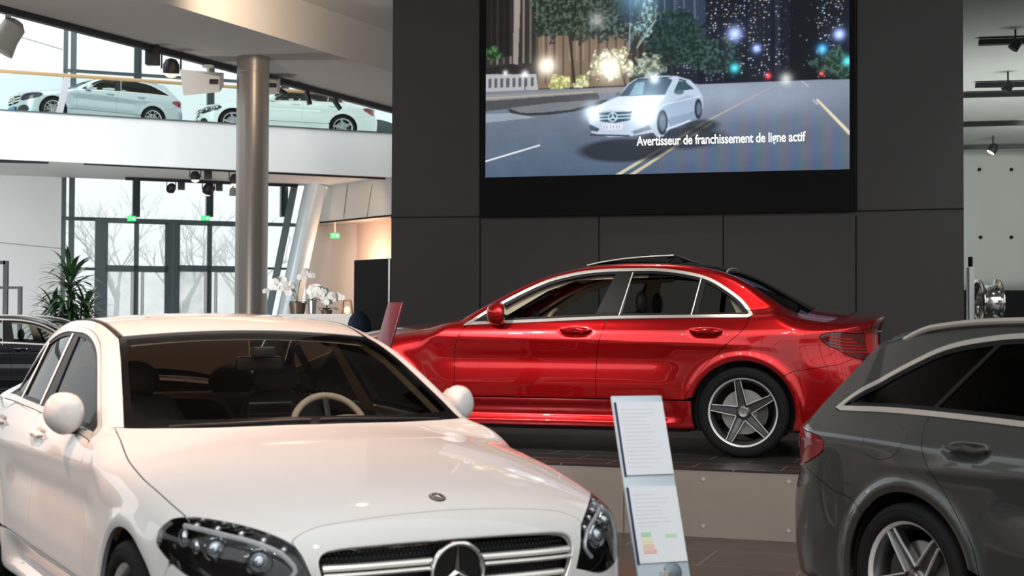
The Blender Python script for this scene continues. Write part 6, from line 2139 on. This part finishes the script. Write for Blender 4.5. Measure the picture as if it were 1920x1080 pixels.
# tilted glass sunroof of the red car
def sunroof(root, B):
    V = []; F = []
    xs = np.linspace(1.58, 2.26, 12); ys = np.linspace(-.42, .42, 13)
    top = []
    for i, x in enumerate(xs):
        for y in ys:
            p = B.P_top([(x, abs(y) + 1e-6)])[0]
            t = (x - xs[0]) / (xs[-1] - xs[0])
            V.append((x, y, p[2] + .006 + .046 * t))
    n = len(ys); m = len(V)
    V += [(x, y, z - .008) for x, y, z in V]
    for i in range(len(xs) - 1):
        for j in range(n - 1):
            a = i * n + j; F += [(a, a + n, a + n + 1, a + 1), (m + a, m + a + 1, m + a + n + 1, m + a + n)]
    for i in range(len(xs) - 1):
        for a in (i * n, i * n + n - 1): F.append((a, a + n, m + a + n, m + a))
    for j in range(n - 1):
        for a in (j, (len(xs) - 1) * n + j): F.append((a, a + 1, m + a + 1, m + a))
    mb = MB(); mb.add(V, F, True); s_ = mb.build('sunroof_panel', M['black'], root)
    for sg in (-1, 1):
        mb = MB()
        pts = [(x, sg * .425, B.P_top([(x, .425)])[0][2] + .010 + .046 * (x - xs[0]) / .68) for x in np.linspace(1.58, 2.26, 8)]
        mb.tube(pts, .006, 6)
        mb.build('sunroof_seal', M['satinchrome'], s_)
    for sg in (-1, 1):
        mb = MB()
        mb.tube([(2.20, sg * .38, 1.455), (2.27, sg * .38, 1.50), (2.34, sg * .38, 1.475), (2.42, sg * .38, 1.445)], [.02, .016, .014, .01], 8)
        mb.build('wind_deflector', M['satin'], s_)
    mb = MB(); mb.tube([(2.68, y, B.P_top([(2.69 - .0, abs(y) + 1e-6)])[0][2] + .012 - .1 * abs(y)**4) for y in np.linspace(-.5, .5, 15)], .007, 6); mb.build('rear_glass_trim', M['satinchrome'], root)
W = copy_thing(R0, (-.554, 5.41, 0), 2.075, 'white saloon in the foreground facing the camera with chrome star grille')
repaint(W, {'red_paint': white}, {'roof_panel': white, 'rear_side_window': M['privacy'], 'quarter_window': M['privacy']})
sunroof(R0, B0_)
Gc, Bg = build_car('estate', (3.766, 4.0156, 0), 2.040, grey, 'dark grey estate with chrome window trim cut off at the right edge', rear_dark=True, wheel_rot=.21)
# black car at far left, only its upper part shows
fp = at(20, 650, 24.0)
K = copy_thing(Gc, (fp.x + 1.86, 24.95, .001), PI + .02, 'black estate half hidden behind the white saloon at far left')
K.scale = (1.06, 1.06, 1.06)
repaint(K, {'grey_paint': black, 'privacy_glass': M['sideglass']})
# upper gallery
_p = at(100, 203, 37.0) - Vector((.536, -.686, 0)) * .965
S_, Bs = build_car('estate', tuple(_p), math.radians(38), silver, 'silver estate on the upper gallery, left of the white coupe', hi=False, style='y')
S_.location.z = 6.61; S_.scale = (.965,) * 3
a_ = math.radians(20)
cp = at(643, 238, 40.1) - Vector((.87 * math.sin(a_), -.87 * math.cos(a_), 0)) * 1.08
Cc = copy_thing(W, (cp.x - 3.06 * math.cos(a_), cp.y - 3.06 * math.sin(a_), 6.61), a_, 'pearl white car on the upper gallery, partly hidden by the round column')
Cc.scale = (1.08, 1.05, .99)
repaint(Cc, {'privacy_glass': M['sideglass'], 'red_paint': pearl, 'white_paint': pearl, 'grey_alloy': M['silveralloy']}, {'roof_panel': pearl})
PLB = mat('blue_plate', (.03, .18, .38), .4)
for car, s1 in ((S_, 1), (Cc, 1)):
    mb = MB(); mb.rbox(-.83, -.815, -.26, .26, .30, .42, .006); mb.build('number_plate', PLB, car)
